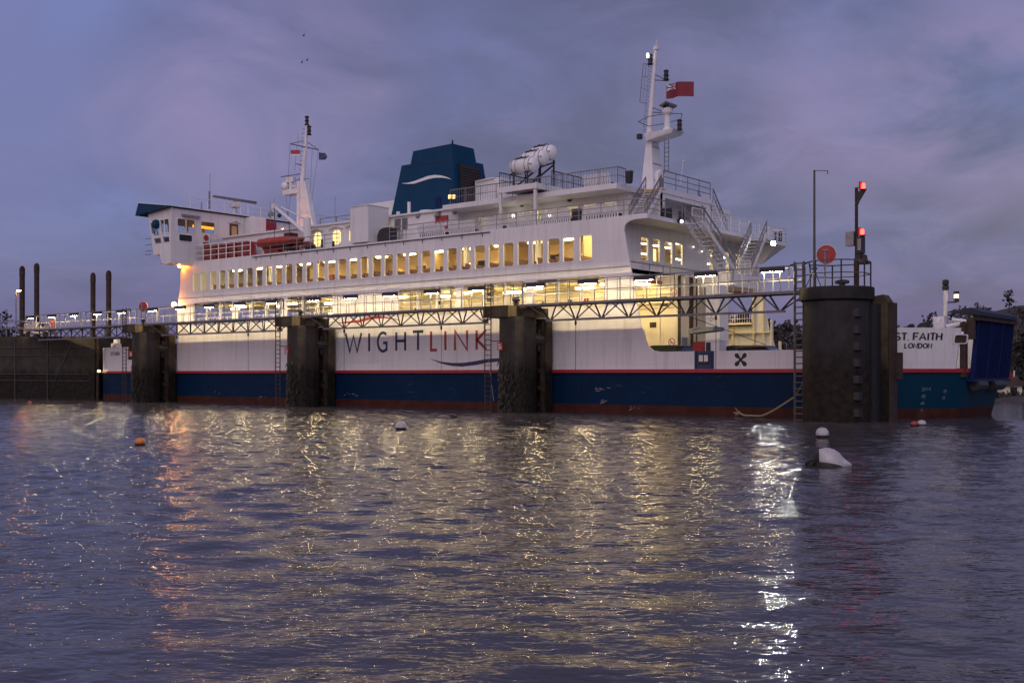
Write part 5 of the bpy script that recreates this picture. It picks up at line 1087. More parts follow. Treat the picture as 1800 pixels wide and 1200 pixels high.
# vehicles on the deck
def car(loc, rot, paint, label, h=1.45, Lc=4.2, lamp=True):
    t = thing('car', loc, label, 'car', 'cars on the vehicle deck'); w = .86
    mb = MB(); x0, x1 = -Lc/2, Lc/2
    def ad(name, mt): 
        o = mb.build(name, mt, None); o.parent = t; return o
    mb.plate([(x0,.3),(x1,.3),(x1+.05,.55),(x1-.1,.78),(x1-1.0,.92),(x0+.1,.98),(x0-.02,.6)], (), FT, -w, w); mb.plate([(x0+.25,h-.05),(x0+.6,h),(x1-1.9,h),(x1-1.6,h-.06),(x1-1.65,h-.09),(x0+.25,h-.09)], (), FT, -w+.14, w-.14); ad('body', paint)
    mb = MB(); mb.hexa([(x0+.12,-w+.04,.95),(x1-.95,-w+.04,.9),(x1-.95,w-.04,.9),(x0+.12,w-.04,.95)], [(x0+.3,-w+.16,h-.08),(x1-1.62,-w+.16,h-.08),(x1-1.62,w-.16,h-.08),(x0+.3,w-.16,h-.08)]); ad('cabin_glass', M['dglass'])
    for x in (x0+.75, x1-.8):
        for y in (-w+.08, w-.08):
            mb = MB(); mb.lathe([(.2,-.1),(.31,-.09),(.31,.09),(.2,.1)], (x,y,.31), 16, 'y'); ad('wheel', M['tyre'])
    for y in (-w+.2, w-.2):
        mb = MB(); mb.box(x0-.04,x0+.08,y-.15,y+.15,.66,.86); ad('tail_lamp', M['redgear'])
    t.rotation_euler = (0,0,rot); return t
car((S(1163,2.6),2.6,2.79), math.pi, M['car'], 'dark car on the ferry deck beside the curved wall opening', 1.5)
car((S(1338,2.4),2.4,2.79), 0, M['car'], 'dark car parked behind the bow bulwark near the propeller mark', 1.40, 4.4)
car((11.9,4.6,2.79), 0, M['carw'], 'silver car parked furthest forward on the ferry bow', 1.40, 4.2)

# ---------------------------------------------------------------- dolphins
DT = -2.4
M['weedleaf'] = mat('bladder weed', (.020, .022, .010), .6, var=.5, scale=5)
M['weedleaf2'] = mat('brown weed', (.022, .015, .009), .6, var=.5, scale=5)
def weed_growth(t, sc_, boxes, n):
    mb = MB()
    for _ in range(n):
        x0, x1, y0, y1 = boxes[int(rng.random()*len(boxes))]; x = x0+(x1-x0)*rng.random(); z = max(.05, 3.4*rng.random()**1.3)
        y = DT-math.sqrt(max(.01, 1.23**2-(x-sc_)**2)) if y0 < DT and abs(x-sc_) < 1.23 else y0+(y1-y0)*rng.random()
        h = .14+.2*rng.random(); w = .04+.06*rng.random(); mb.m = int(rng.random()*2); d = rng.normal(0, .06, 2)
        mb.add([(x-w,y-.01,z),(x+w,y-.03,z),(x+w*.4+d[0],y-.06+d[1]*.4,z-h),(x-w*.4+d[0],y-.05+d[1]*.4,z-h)], [(0,1,2,3)])
    o = mb.build('weed', [M['weedleaf'], M['weedleaf2']], t); o['kind'] = 'stuff'
def small_dolphin(sc_, label):
    t = thing('mooring_dolphin', (sc_, DT, 0), label, 'dolphin', 'concrete dolphins along the berth'); X = lambda a: sc_+a; Y = lambda b: DT+b
    mb = MB(); mb.lathe([(1.22,-2),(1.22,3.0),(1.2,6.15)], (X(0),Y(0),0), 12); mb.build('column', M['conc'], t)
    mb = MB(); mb.hexa([(X(-1.95),Y(-1.15),6.12),(X(.25),Y(-1.3),6.12),(X(.9),Y(1.25),6.12),(X(-1.95),Y(1.25),6.12)], [(X(-1.95),Y(-1.15),6.86),(X(.25),Y(-1.3),6.86),(X(.9),Y(1.25),6.86),(X(-1.95),Y(1.25),6.86)]); mb.build('cap', M['concfend'], t)
    mb = MB(); mb.box(X(.3),X(1.5),Y(-.2),Y(1.3),6.1,6.7); mb.build('bearing_block', M['concfend'], t)
    mb = MB(); mb.plate([(X(-1.0),-2),(X(1.15),-2),(X(1.15),5.9),(X(.95),6.1),(X(-1.0),6.1)], (), FT, Y(1.55), Y(2.2)); mb.build('fender_panel', M['concfend'], t)
    mb = MB()
    for z in (.4,1.5,2.6,3.9,4.9,5.5): mb.box(X(-.7),X(.95),Y(1.05),Y(1.56),z,z+.22)
    for a in (-.5,.3,.9): mb.box(X(a),X(a+.14),Y(1.2),Y(1.56),-1,5.9)
    mb.build('fender_frame', M['rustdark'], t)
    mb = MB(); mb.box(X(.35),X(.95),Y(.9),Y(1.55),4.0,5.4); mb.tube((X(.6),Y(.6),4.7),(X(.6),Y(1.5),4.7),.5,12); mb.build('rubber_fender', M['dark'], t)
    mb = MB(); ladder(mb, (X(-1.72),Y(-1.25),-.8), 9.1, .52, (1,0,0), .035, .33)
    for z in (2.6,4.6,6.4): mb.bar((X(-1.2),Y(-1.25),z),(X(-.7),Y(-.95),z),.06)
    mb.build('ladder', M['rustdark'], t)
    mb = MB(); mb.box(X(-.70),X(-.26),Y(-1.24),Y(-1.15),4.0,4.5); sg = mb.build('warning_sign', M['redgear'], t)
    mb = MB()
    for z in (4.08,4.2,4.34): mb.box(X(-.64),X(-.32-.08*(z > 4.3)),Y(-1.255),Y(-1.24),z,z+.05)
    mb.build('sign_lettering', M['signw'], sg)
    mb = MB(); mb.lathe([(.16,6.86),(.13,6.95),(.13,7.12),(.24,7.16),(.24,7.26),(.1,7.3)], (X(.2),Y(-.4),0), 12); mb.box(X(-.1),X(.5),Y(-.46),Y(-.34),7.16,7.26); mb.build('bollard', M['dark'], t)
    for run, ps in (([(X(-1.1),Y(.65),6.86),(X(.9),Y(.65),6.86)], 1.), ([(X(-.7),Y(-.55),6.86),(X(.9),Y(-.55),6.86)], .8)): mb = MB(); railing(mb, run, 1.33, (1,.5), ps, .03); mb.build('handrail', M['railg'], t)
    for a in (-1.55, -1.1): mb = MB(); mb.path([(X(a),Y(-1.2),7.1),(X(a),Y(-1.2),7.9),(X(a+.12),Y(-1.2),8.15),(X(a+.3),Y(-1.2),8.2)], .03, 5); mb.build('grab_rail', M['railg'], t)
    weed_growth(t, sc_, [(X(.3),X(1.1),Y(1.0),Y(1.6)),(X(-1.2),X(1.2),Y(-1.25),Y(-.6))], 420); return t
dl = small_dolphin(-8.3, 'narrow concrete dolphin standing at the right end of the blue wave on the hull')
dup(dl, (-29.3, DT, 0), 'narrow concrete dolphin standing just left of the big hull lettering')
dup(dl, (-50.3, DT, 0), 'narrow concrete dolphin by the far ferry end, carrying a red lifebuoy housing')
def big_dolphin():
    s0 = 13.1; t = thing('mooring_dolphin', (s0, DT, 0), 'broad round dark dolphin with signal mast and railed round cap', 'dolphin', 'concrete dolphins along the berth')
    mb = MB(); mb.lathe([(1.74,-2),(1.74,3),(1.72,6.3)], (s0,DT,0), 36); mb.build('column', M['concbig'], t, True)
    mb = MB(); mb.lathe([(1.70,6.22),(1.88,6.32),(1.90,6.4),(1.90,6.92),(1.86,6.97)], (s0,DT,0), 32); mb.build('cap', M['concbig'], t, True)
    mb = MB(); mb.plate([(s0+.2,-2),(s0+2.25,-2),(s0+2.25,6.25),(s0+2.0,6.62),(s0+1.2,6.5),(s0+.2,6.45)], (), FT, DT+1.2, DT+2.05); mb.build('fender_panel', M['concfend'], t)
    mb = MB(); mb.box(s0+2.26,s0+2.42,DT+1.35,DT+2.15,-1,6.2); mb.box(s0+2.26,s0+2.7,DT+1.9,DT+2.2,2.2,3.6); mb.build('fender_timber', M['rustdark'], t)
    mb = MB(); mb.box(s0+1.3,s0+1.9,DT+.3,DT+1.2,-1,6.1)
    mb.build('fender_frame', M['dark'], t)
    for k in range(7): z = .3+k*.85; mb = MB(); mb.box(s0+1.2,s0+1.62,DT-1.1,DT-.55,z,z+.4); mb.build('ladder_recess', M['dark'], t)
    mb = MB(); sl = S(1397,-3.3)
    ladder(mb, (sl,-3.3,-.8), 9.2, .50, (1,0,0), .05, .33)
    for z in (2.6,4.9): mb.bar((sl+.5,-3.3,z),(sl+1.2,-3.2,z),.08)
    mb.build('ladder', M['truss'], t)
    mb = MB(); ring = [(s0+1.72*math.cos(R(a)), DT+1.72*math.sin(R(a)), 6.97) for a in (-160,-105,-60,-15,30,75,120,165)]
    railing(mb, ring, 1.34, (1,.52), 1.5, .03); mb.path([(sl+.5,-3.3,7.2),(sl+.5,-3.3,8.2),(sl+.8,-3.3,8.35),(sl+.85,-3.2,7.6)], .035, 5); mb.build('handrail', M['truss'], t)
    q = onT(1480,497,-3.2); mb = MB(); mb.lathe([(.2,6.97),(.15,7.02),(.15,7.1),(.36,7.14),(.36,7.26),(.2,7.32)], (q.x,-3.2,0), 12, 'z', 1.1, .7); mb.build('bollard', M['dark'], t)
    return t
big_dolphin()
# signal mast, tall pole and lifebuoy housings standing on the dolphins
sm = S(1505.5,-2.0); t = thing('signal_mast', (sm,-2.0,6.97), 'dark signal mast with two lit red lamps and a bell on the round dolphin', 'signal mast')
mb = MB(); mb.tube((sm,-2,6.97),(sm,-2,8.5),.14,10); mb.tube((sm,-2,8.5),(sm,-2,Z(1505,330,-2)),.085,10); mb.build('pole', M['rustdark'], t)
for v, nm in ((327,''),(407.5,'')):
    q = onT(1517.5 if v < 400 else 1515.5, v, -2.0); mb = MB(); mb.plate([(sm+.08,q.z-.95),(sm+.16,q.z-.75),(q.x+.12,q.z-.26),(q.x+.12,q.z-.2),(sm+.06,q.z-.26)], (), FT, -2.05, -1.95); mb.path([(sm,-2,q.z-.1),(sm+.15,-2,q.z+.02),(q.x-.1,-2,q.z)], .02, 4); br = mb.build('lamp_bracket', M['dark'], t)
    mb = MB(); mb.lathe([(.1,-.22),(.19,-.2),(.19,-.16)], q, 10); mb.box(q.x-.19,q.x-.1,-2.12,-1.88,q.z-.2,q.z+.24); mb.build('lamp_housing', M['redgear'], t)
    mb = MB(); mb.lathe([(.07,-.16),(.095,-.1),(.095,.08),(.05,.15)], q, 12); mb.build('red_lamp', M['redE'], t)
q = onT(1497,419,-2.05); mb = MB(); mb.box(q.x-.28,sm-.08,-2.2,-1.9,q.z-.4,q.z+.35); mb.build('control_box', M['steel'], t)
q = onT(1511,431,-2.0); mb = MB(); mb.box(sm+.05,q.x+.22,-2.2,-1.8,q.z-.42,q.z+.42); mb.box(sm+.02,q.x+.1,-2.1,-1.9,q.z-.75,q.z-.42); fl = mb.build('floodlight', M['dark'], t)
mb = MB(); mb.box(sm+.14,q.x+.16,-2.23,-2.2,q.z-.28,q.z+.32); mb.build('floodlight_glass', M['steel'], fl)
q = onT(1519,452,-2.0); mb = MB(); mb.bar((sm,-2,q.z-.15),(sm+.25,-2,q.z+.15),.06); mb.bar((sm+.25,-2,q.z+.15),(q.x,-2,q.z+.2),.06); br = mb.build('bell_bracket', M['dark'], t)
mb = MB(); mb.lathe([(.29,-.36),(.27,-.28),(.17,-.1),(.15,.08),(.06,.14)], q, 14); mb.build('bell', M['rustdark'], t)
sm = S(1431.5,-2.6); t = thing('flag_pole', (sm,-2.6,6.97), 'thin tall bare pole with a short arm on top, on the round dolphin', 'pole')
mb = MB(); mb.tube((sm,-2.6,6.97),(sm,-2.6,Z(1432,299,-2.6)),.075,8,.055); mb.build('pole', M['truss'], t)
mb = MB(); zt = Z(1432,299,-2.6); mb.bar((sm,-2.6,zt-.03),(sm+.75,-2.6,zt-.12),.035); mb.bar((sm+.74,-2.6,zt-.12),(sm+.74,-2.6,zt-.3),.035); mb.build('arm', M['truss'], t)
mb = MB(); mb.bar((sm,-2.6,8.0),(sm+.45,-2.7,6.98),.04); mb.bar((sm,-2.6,8.0),(sm-.5,-2.7,6.98),.04); mb.box(sm-.12,sm+.12,-2.7,-2.5,8.0,8.1); mb.build('stay', M['truss'], t)
def lifebuoy(u, v, tt, r, zb, label, post=True):
    q = onT(u, v, tt); t = thing('lifebuoy_housing', (q.x,tt,zb), label, 'lifebuoy', 'red round lifebuoy housings'); n = Vector((.35,-.94,0)).normalized(); e = Vector((-n.y,n.x,0))
    fn = lambda a, b, d: q+e*a+Vector((0,0,b))+n*d
    c = lambda rr, k=28: [(rr*math.cos(2*math.pi*i/k), rr*math.sin(2*math.pi*i/k)) for i in range(k)]
    mb = MB(); mb.plate(c(r*.94), (), fn, -.08, .06); mb.plate(c(r*.6), (), fn, .06, .1); mb.build('housing', M['redgear'], t)
    mb = MB(); mb.plate(c(r), [c(r*.945)], fn, -.06, .03); mb.build('rim', M['signw'], t)
    mb = MB(); mb.tube((q.x-.02,q.y-.14,zb),(q.x-.02,q.y-.14,q.z+r*.45),.05,6); mb.bar(q+e*-.15+Vector((0,-.14,r*.42)), q+e*.15+Vector((0,-.14,r*.42)), .06); mb.build('post', M['steel'], t)
lifebuoy(1452.5,447,-2.2,.52,6.97,'large red round lifebuoy housing on the round dolphin beside the tall pole')
lifebuoy(252,539,-2.4,.46,6.86,'small red round lifebuoy housing on the dolphin left of the ferry bridge')
lifebuoy(92,567.5,-2.0,.42,6.4,'red lifebuoy housing at the quay end of the walkway, behind the rail')
# walkway spans
LW = 18.4
def walkway(s0, label):
    t = thing('walkway_span', (s0, DT, 6.9), label, 'walkway', 'truss walkways between the dolphins'); X = lambda a: s0+a
    ya, yb, ym = DT-.55, DT+.55, DT
    mb = MB(); mb.box(X(-.2),X(LW+.2),ya+.06,yb-.06,6.86,6.90); mb.build('grating', M['truss'], t)
    mb = MB()
    for y in (ya, yb): mb.box(X(-.3),X(LW+.3),y-.075,y+.075,6.76,6.91)
    mb.box(X(1.4),X(17.6),ym-.07,ym+.07,5.80,5.93); mb.build('chord', M['chord'], t)
    mb = MB(); b = [1.75+1.945*k for k in range(9)]
    for k in b:
        for y in (ya, yb):
            for sg in (-1, 1):
                e = k+sg*.86 if not ((k == b[0] and sg < 0) or (k == b[-1] and sg > 0)) else k+sg*1.25
                mb.bar((X(k+sg*.04),ym,5.88),(X(e),y,6.78),.075)
    for k in range(9): mb.bar((X(.78+1.945*k),ya,6.8),(X(.78+1.945*k),yb,6.8),.06)
    mb.build('brace', M['truss'], t)
    for y, nm in ((ya, 0), (yb, 1)):
        mb = MB()
        for k in range(11):
            a = -.1+k*1.86; mb.bar((X(a),y,6.9),(X(a),y,8.25),.06)
        for k in range(10): a = .83+k*1.86; mb.bar((X(a),y,6.9),(X(a),y,8.22 if k % 2 else 7.56),.045)
        mb.bar((X(-.1),y,8.25),(X(LW+.1),y,8.25),.06); mb.bar((X(-.1),y,7.58),(X(LW+.1),y,7.58),.05); mb.build('handrail', M['railg'], t)
    mb = MB(); mb.path([(X(LW-.3),ya-.05,7.7),(X(LW-.3),ya-.05,8.2),(X(LW-.1),ya-.05,8.32),(X(LW+.1),ya-.05,8.15),(X(LW+.1),ya-.05,7.6)], .03, 5); mb.build('grab_rail', M['dark'], t); mb = MB(); mb.path([(X(.2),ya-.05,7.4),(X(.05),ya-.05,7.7),(X(.1),ya-.05,8.2),(X(.7),ya-.05,8.1)], .015, 4); mb.build('cable', M['dark'], t)
    for k in range(5):
        a = 1.0+4.03*k
        mb = MB(); mb.plate([(ya-.17,7.955),(ya-.155,7.955),(ya-.145,8.07),(ya+.07,8.07),(ya+.075,8.02),(ya+.09,8.02),(ya+.06,8.22),(ya-.14,8.22)], (), FS, X(a-.68), X(a+.68)); mb.box(X(a-.05),X(a+.0),ya-.03,ya+.03,8.2,8.25)
        for q in (a-.7, a+.62): mb.box(X(q),X(q+.08),ya-.13,ya+.05,7.955,8.15)
        lm = mb.build('tube_lamp', M['dark'], t)
        mb = MB(); mb.tube((X(a-.6),ya-.04,8.0),(X(a+.6),ya-.04,8.0),.045,10); mb.build('lamp_tube', M['tubeE'], lm)
    for a in (b[1], b[6]):
        mb = MB(); mb.tube((X(a),ym,5.8),(X(a),ym,2.75),.02,4); mb.lathe([(.03,5.5),(.07,5.55),(.07,5.72),(.03,5.8)], (X(a),ym,0), 6); mb.build('hanging_rope', M['dark'], t)
    return t
w0 = walkway(-7.4, 'truss walkway span ending at the broad round dolphin, in front of the ferry end')
dup(w0, (-28.4, DT, 6.9), 'truss walkway span crossing above the big hull lettering')
dup(w0, (-49.4, DT, 6.9), 'truss walkway span in front of the far end of the ferry side')
dup(w0, (-70.4, DT, 6.9), 'truss walkway span leading to the concrete quay')
# mooring rope
mb = MB(); p0 = onT(1298,724,-.25); p1 = onT(1398,697,-1.2); pts = []
for i in range(19):
    f = i/18; p = p0.lerp(p1, f); p.z -= 1.35*f*(1-f)*(1.5-f)*1.6; p.z = max(p.z, .10); pts.append(p)
pts += [p1.lerp(Vector((S(1412,-3.1),-3.0,2.1)), .5), Vector((S(1412,-3.1),-3.0,2.1))]
mb.path(pts, .055, 6)
for k in range(6): mb.tube(p0, p0+Vector((random.uniform(-.3,.1),-.05,random.uniform(-.2,.25))), .03, 4)
tag(mb.build('mooring_rope', M['rope']), 'slack yellowish rope hanging from the dolphin ladder along the waterline', 'rope')
mb = MB(); a, b = onT(1190,548,-1), onT(1346,606,1.5); mb.tube(a, b, .022, 5)
tag(mb.build('mooring_wire', M['dark']), 'thin dark wire slanting down past the ferry end to the bow', 'wire')
mb = MB(); a, b = onT(850,572,-1.), onT(868,705,-1.6); mb.tube(a, b, .018, 4)
tag(mb.build('mooring_line', M['steel']), 'thin pale line hanging across the last letter on the hull', 'rope')
# ---------------------------------------------------------------- quay at the far left
qa, qb = onD(-160,658,116), onD(166,658,108.5); qd = (qb-qa).normalized(); qn = Vector((-qd.y,qd.x,0))
t = thing('quay_wall', ((qa.x+qb.x)/2,(qa.y+qb.y)/2,0), 'weed-stained concrete quay wall at the left edge', 'wall')
mb = MB(); P = lambda k, m, z: tuple(qa+qd*k+qn*m+Vector((0,0,z-qa.z))); LQ = (qb-qa).length
mb.hexa([P(-20,0,-2),P(LQ,0,-2),P(LQ,6,-2),P(-20,6,-2)], [P(-20,0,6.55),P(LQ,0,6.2),P(LQ,6,6.2),P(-20,6,6.55)]); mb.build('wall', M['concquay'], t)
mb = MB(); mb.hexa([P(-60,6,-2),P(LQ-4,6,-2),P(LQ-10,60,-2),P(-60,60,-2)], [P(-60,6,6.3),P(LQ-4,6,6.1),P(LQ-10,60,6.1),P(-60,60,6.3)]); mb.build('quay_deck', M['concquay'], t)
mb = MB()
for z, k0 in ((5.25,-20),(4.45,-20),(2.6,-20),(1.95,-20)): mb.tube(P(k0,-.06,z+.1),P(LQ-.6,-.06,z-.15),.035,5)
for k in (LQ-5.6, LQ-9.6): mb.tube(P(k,-.08,-.5),P(k,-.08,6.2),.05,5)
mb.path([P(LQ-2.8,-.1,5.2),P(LQ-3.4,-.1,4.0),P(LQ-4.2,-.1,2.8),P(LQ-5,-.1,1)], .04, 5); mb.build('wall_pipe', M['truss'], t)
mb = MB(); mb.tube(P(LQ+.15,.3,-2),P(LQ+.15,.3,6.0),.16,8); mb.build('corner_pile', M['rustdark'], t)
lq = onD(174,652,107.2); mb = MB(); mb.ball(lq, .15, 10, 6, .7); mb.build('bulkhead_lamp', M['rampE'], t)
t = thing('quay_fence', P(8,.8,6.4), 'grey curved-end railing along the top of the quay', 'railing')
mb = MB(); 
for z in (7.9, 7.2): mb.path([P(-20,.8,z+.1),P(LQ-9,.8,z)], .04, 5)
for k in range(14): mb.bar(P(-19+k*3.1,.8,6.3),P(-19+k*3.1,.8,8.0),.09)
mb.path([P(9,.6,6.4),P(10.2,.6,7.3),P(11.2,.6,7.75),P(14.5,.6,7.75),P(LQ-6,.6,7.6)], .045, 5); mb.path([P(10.4,.6,6.4),P(11.5,.6,7.0),P(12.3,.6,7.1),P(LQ-6,.6,7.0)], .045, 5); mb.build('rail', M['railg'], t)
p = onD(28,600,113); t = thing('street_lamp', (p.x,p.y,6.2), 'slim street lamp with lit orange lantern on the quay', 'street lamp')
zl = CAM.z+(658-512)*113/1945; mb = MB(); mb.tube((p.x,p.y,6.2),(p.x,p.y,zl-.3),.07,6); q = onD(33,510.5,113); mb.path([(p.x,p.y,zl-.3),(p.x,p.y,zl-.1),(q.x,q.y,q.z)], .05, 5); mb.build('pole', M['steel'], t)
mb = MB(); mb.lathe([(.02,-.10),(.17,-.06),(.17,0)], q, 10, 'z', 1.5, 1.); mb.build('lantern_glass', M['amberE'], t)
mb = MB(); mb.lathe([(.2,0),(.2,.05),(.08,.1)], q, 10, 'z', 1.6, 1.1); mb.build('lantern_cover', M['steel'], t)
for u, v, D, w, lab in ((39,470,121,.28,'leftmost tall rusty tubular pile, directly behind the street lamp'),(64.5,465,121,.27,'second tall rusty pile from the left edge'),(163.5,482,114,.25,'tall rusty pile, left of the pair nearer the ferry'),(191,478,114,.26,'tall rusty pile closest to the ferry bridge')):
    p = onD(u, 600, D); zt = CAM.z+(658-v)*D/1945; t = thing('guide_pile', (p.x,p.y,0), lab, 'pile', 'tall guide piles of the ramp')
    mb = MB(); mb.tube((p.x,p.y,-2),(p.x,p.y,zt),w,14); mb.build('tube', M['rustdark'], t)
    mb = MB(); mb.lathe([(w,zt-.9),(w+.02,zt-.88),(w+.02,zt-.2),(w,zt-.18)], (p.x,p.y,0), 14); mb.lathe([(w+.005,zt*.55),(w+.03,zt*.55+.03),(w+.03,zt*.55+.1),(w+.005,zt*.55+.13)], (p.x,p.y,0), 14); mb.build('collar', M['rustdark'], t)
    mb = MB(); mb.box(p.x-.12,p.x+.12,p.y-.12,p.y+.12,zt,zt+.15); mb.build('cap', M['dark'], t)
p = onD(66,575,114); t = thing('van', (p.x,p.y,6.2), 'pale van parked behind the quay rail', 'van')
e = (RT*1).normalized(); g_ = FW
def fnv(a, b, d): return Vector((p.x,p.y,6.3))+e*a+g_*d+Vector((0,0,b))
mb = MB(); mb.plate([(-1.45,.35),(1.3,.35),(1.35,.9),(.8,1.08),(.55,1.55),(-.9,1.62),(-1.4,1.35)], (), fnv, 0, 1.7); mb.build('body', M['buoyw'], t)
mb = MB(); mb.plate([(.8,1.10),(.6,1.5),(.1,1.52),(.1,1.1)], (), fnv, -.02, .0); mb.build('side_window', M['dglass'], t)
for a in (-.9, .8): mb = MB(); mb.plate([(a+.3*math.cos(R(i*30)), .3+.3*math.sin(R(i*30))) for i in range(12)], (), fnv, -.04, .15); mb.build('wheel', M['tyre'], t)
p = onD(4,600,150); t = thing('tree', (p.x,p.y,5), 'small dark bushy tree at the left edge behind the quay', 'tree')
mb = MB(); mb.tube((p.x,p.y,3),(p.x,p.y,7.5),.25,8,.1); mb.build('trunk', LEAF[0], t)
mb = MB()
for k in range(16): foliage(mb, (p.x+rng.normal(0,1.5),p.y+rng.normal(0,1.2),7.2+rng.normal(0,1.1)), 1.0, 50, .2)
mb.build('crown', LEAF, t)
# ---------------------------------------------------------------- far shore house
p = onD(1779,690,104); e = (RT+FW*.25).normalized(); g_ = Vector((-e.y,e.x,0)); z0 = terr((p-CAM).dot(RT), 104)-.1
def H(a, b, z): return p.x+e.x*a+g_.x*b, p.y+e.y*a+g_.y*b, z
zr = CAM.z+(658-651)*104/1945; ze = CAM.z+(658-677)*104/1945
t = thing('house', H(0,0,z0), 'low pale house with brown pitched roof on the far shore', 'house')
mb = MB(); mb.hexa([H(-1.0,0,-.2),H(1.1,0,-.2),H(1.1,4,-.2),H(-1.0,4,-.2)], [H(-1.0,0,ze),H(1.1,0,ze),H(1.1,4,ze),H(-1.0,4,ze)]); mb.build('wall', M['cream'], t)
mb = MB(); mb.add([H(-1.25,-.3,ze-.02),H(1.3,-.3,ze-.02),H(1.3,4.3,ze-.02),H(-1.25,4.3,ze-.02),H(-1.0,1.2,zr),H(.75,1.2,zr)], [(0,1,5,4),(1,2,5),(2,3,4,5),(3,0,4),(0,3,2,1)]); mb.build('roof', M['rustdark'], t)
mb = MB(); mb.tube(H(.7,.6,zr-.6),H(.7,.6,zr+.0),.07,6); mb.build('flue', M['signw'], t)
mb = MB(); mb.hexa([H(-.2,-.03,.3),H(.55,-.03,.3),H(.55,0,.3),H(-.2,0,.3)], [H(-.2,-.03,ze-.15),H(.55,-.03,ze-.15),H(.55,0,ze-.15),H(-.2,0,ze-.15)]); mb.build('window', M['dglass'], t)
mb = MB()
for k in range(60): foliage(mb, H(-3+k*.12,-1.2+rng.normal(0,.3),.55), .35, 10, .12)
tag(mb.build('hedge', LEAF), 'low dark hedge along the bank in front of the house', 'hedge')
p = onD(1806,660,112); t = thing('conifer', (p.x,p.y,1), 'dark conifer at the right edge behind the house', 'tree')
mb = MB(); mb.tube((p.x,p.y,.5),(p.x,p.y,6.5),.2,8,.05); mb.build('trunk', LEAF[0], t)
mb = MB()
for k in range(22): z = 1.2+k*.27; foliage(mb, (p.x+rng.normal(0,.3),p.y+rng.normal(0,.3),z), 2.0*(1-k/26), 60, .22, .4)
mb.build('crown', [LEAF[2], LEAF[2], LEAF[0]], t)
# ---------------------------------------------------------------- buoys and birds
def ball_buoy(u, v, r, label, wm='buoyw', lean=0., group=None, sq=1.):
    q = onZ(u, v, 0); t = thing('mooring_buoy', (q.x,q.y,0), label, 'buoy', group)
    mb = MB(); mb.lathe([(max(.01,r*math.sin(R(a))), r*.62+r*sq*math.cos(R(a))*-1) for a in range(72,181,9)], (q.x,q.y,0), 24); b = mb.build('float', M[wm], t, True)
    mb = MB(); mb.lathe([(r*.6,-r*.35),(r*.92,-.02),(r*1.0,r*.18),(r*1.005,r*.36),(r*.99,r*.42)], (q.x,q.y,0), 24); mb.build('weed_band', M['weed'], t, True)
    mb = MB(); mb.lathe([(.05,r*1.58*sq+.0),(.06,r*1.62*sq),(.02,r*1.7*sq)], (q.x,q.y,0), 8); mb.build('eye', M['dark'], t)
    return t
ball_buoy(705,755,.245,'white ball buoy floating left of centre in front of the hull lettering', group='white ball buoys')
ball_buoy(1445.5,769,.25,'white ball buoy floating before the broad round dolphin', group='white ball buoys')
ball_buoy(246,782,.18,'small orange buoy floating alone at the left','buoyo', sq=.8)
ball_buoy(1607,748.5,.17,'small faded red buoy touching a white one near the bow','redgear', sq=.75)
ball_buoy(1620,748.5,.21,'small dirty white buoy touching a red one near the bow', sq=.75)
ball_buoy(52,709,.16,'tiny faded red float by the foot of the quay','redgear', sq=.7)
q = onZ(1456,819,0); t = thing('mooring_buoy', (q.x,q.y,0), 'large pear-shaped white mooring buoy lying on its side with weed', 'buoy')
ax = (RT*.97+FW*-.22).normalized(); 
prof = [(.02,-.36),(.18,-.33),(.28,-.24),(.35,-.08),(.365,.04),(.345,.16),(.285,.28),(.19,.37),(.115,.46),(.06,.57),(.02,.60)]
def pear(mb, pr, c):
    side_ = Vector((-ax.y,ax.x,0)); n = 22; vs = []
    for r, h in pr:
        for i in range(n): a = 2*math.pi*i/n; vs.append(c+ax*h+side_*(r*math.cos(a))+Vector((0,0,1))*(r*math.sin(a)-h*.16))
    fs = [(k*n+i, k*n+(i+1) % n, (k+1)*n+(i+1) % n, (k+1)*n+i) for k in range(len(pr)-1) for i in range(n)]; m = (len(pr)-1)*n
    mb.add(vs, fs+[tuple(range(n)), tuple(range(m, m+n))])
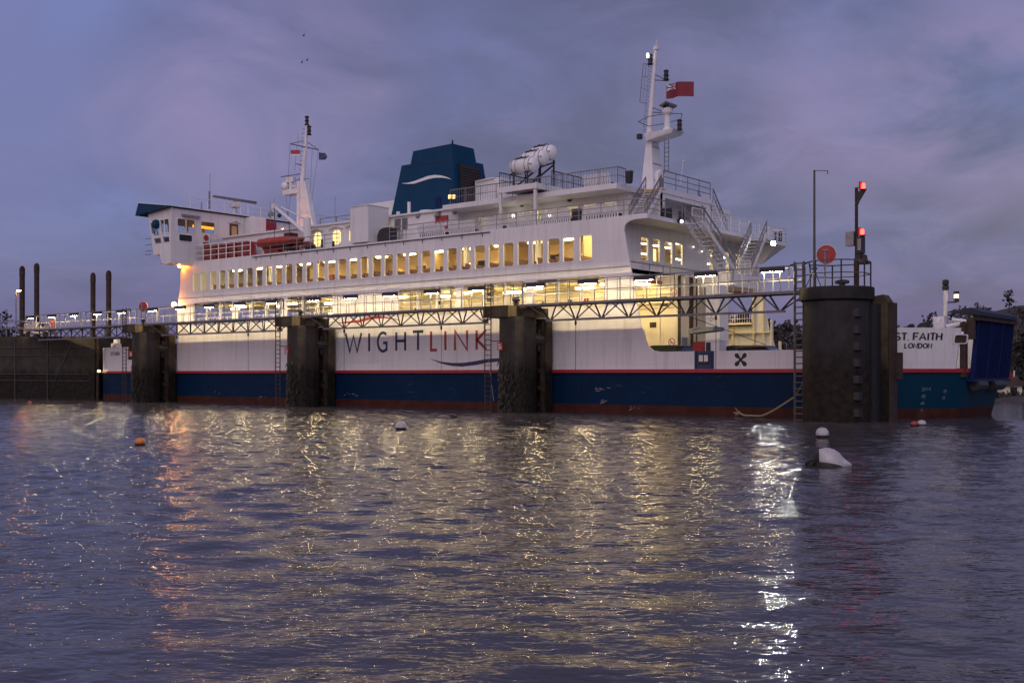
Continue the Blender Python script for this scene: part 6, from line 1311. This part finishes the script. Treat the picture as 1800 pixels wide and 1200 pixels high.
c = Vector((q.x,q.y,.13)); mb = MB(); pear(mb, prof, c); mb.build('float', M['buoyw'], t, True)
mb = MB(); pear(mb, [(r*1.03+.004, h) for r, h in prof[:3]], c+Vector((-.01,0,-.005)))
nb = len(mb.v); mb.build('weed_sleeve', M['weed'], t, True)
mb = MB(); pear(mb, [(r*1.07, h) for r, h in prof[1:]], c+Vector((0,0,-.15))); mb.build('weed_skirt', M['weed'], t, True)
mb = MB(); pts = [c+ax*(-.33), c+ax*-.45+Vector((0,0,.03)), c+ax*-.56+Vector((0,0,-.05)), c+ax*-.5+Vector((0,0,-.18))]; mb.path(pts, .06, 6)
for k in range(14): d = Vector(rng.normal(0,1,3))*.06; mb.ball(c+ax*(-.38-.18*rng.random())+d+Vector((0,0,-.05)), .06, 6, 4)
mb.build('chain', M['weed'], t)
q = onZ(797,733.5,0); mb = MB(); mb.hexa([(q.x-.16,q.y-.1,-.05),(q.x+.2,q.y-.1,-.05),(q.x+.2,q.y+.1,-.05),(q.x-.16,q.y+.1,-.05)], [(q.x-.16,q.y-.09,.2),(q.x+.2,q.y-.08,.16),(q.x+.2,q.y+.08,.16),(q.x-.16,q.y+.08,.2)]); tag(mb.build('driftwood', M['dark']), 'short black floating timber near the hull', 'driftwood')
for u, v, lab in ((534,63,'topmost of three small dark birds high in the sky'),(540,106,'small dark bird just right of its neighbour above the fore mast'),(531,110,'lowest of three small dark birds above the fore mast')):
    q = onD(u, v, 210); t = thing('bird', q, lab, 'bird', 'birds flying high above the fore mast')
    mb = MB(); d = Vector((.6,.3,-.5)).normalized(); 
    mb.tube(q-d*.22, q+d*.18, .07, 6, .03); b = mb
    w_ = Vector((.5,.2,.75)).normalized()
    for sg in (-1, 1): mb.add([q+d*.15, q-d*.12, q+w_*sg*.3-d*.1+Vector((0,0,.06)), q+w_*sg*.33+Vector((0,0,.1)), q+Vector((0,0,.05))], [(0,1,2,3),(0,3,4),(1,4,2),(2,4,3)])
    mb.build('body', M['dark'], t)
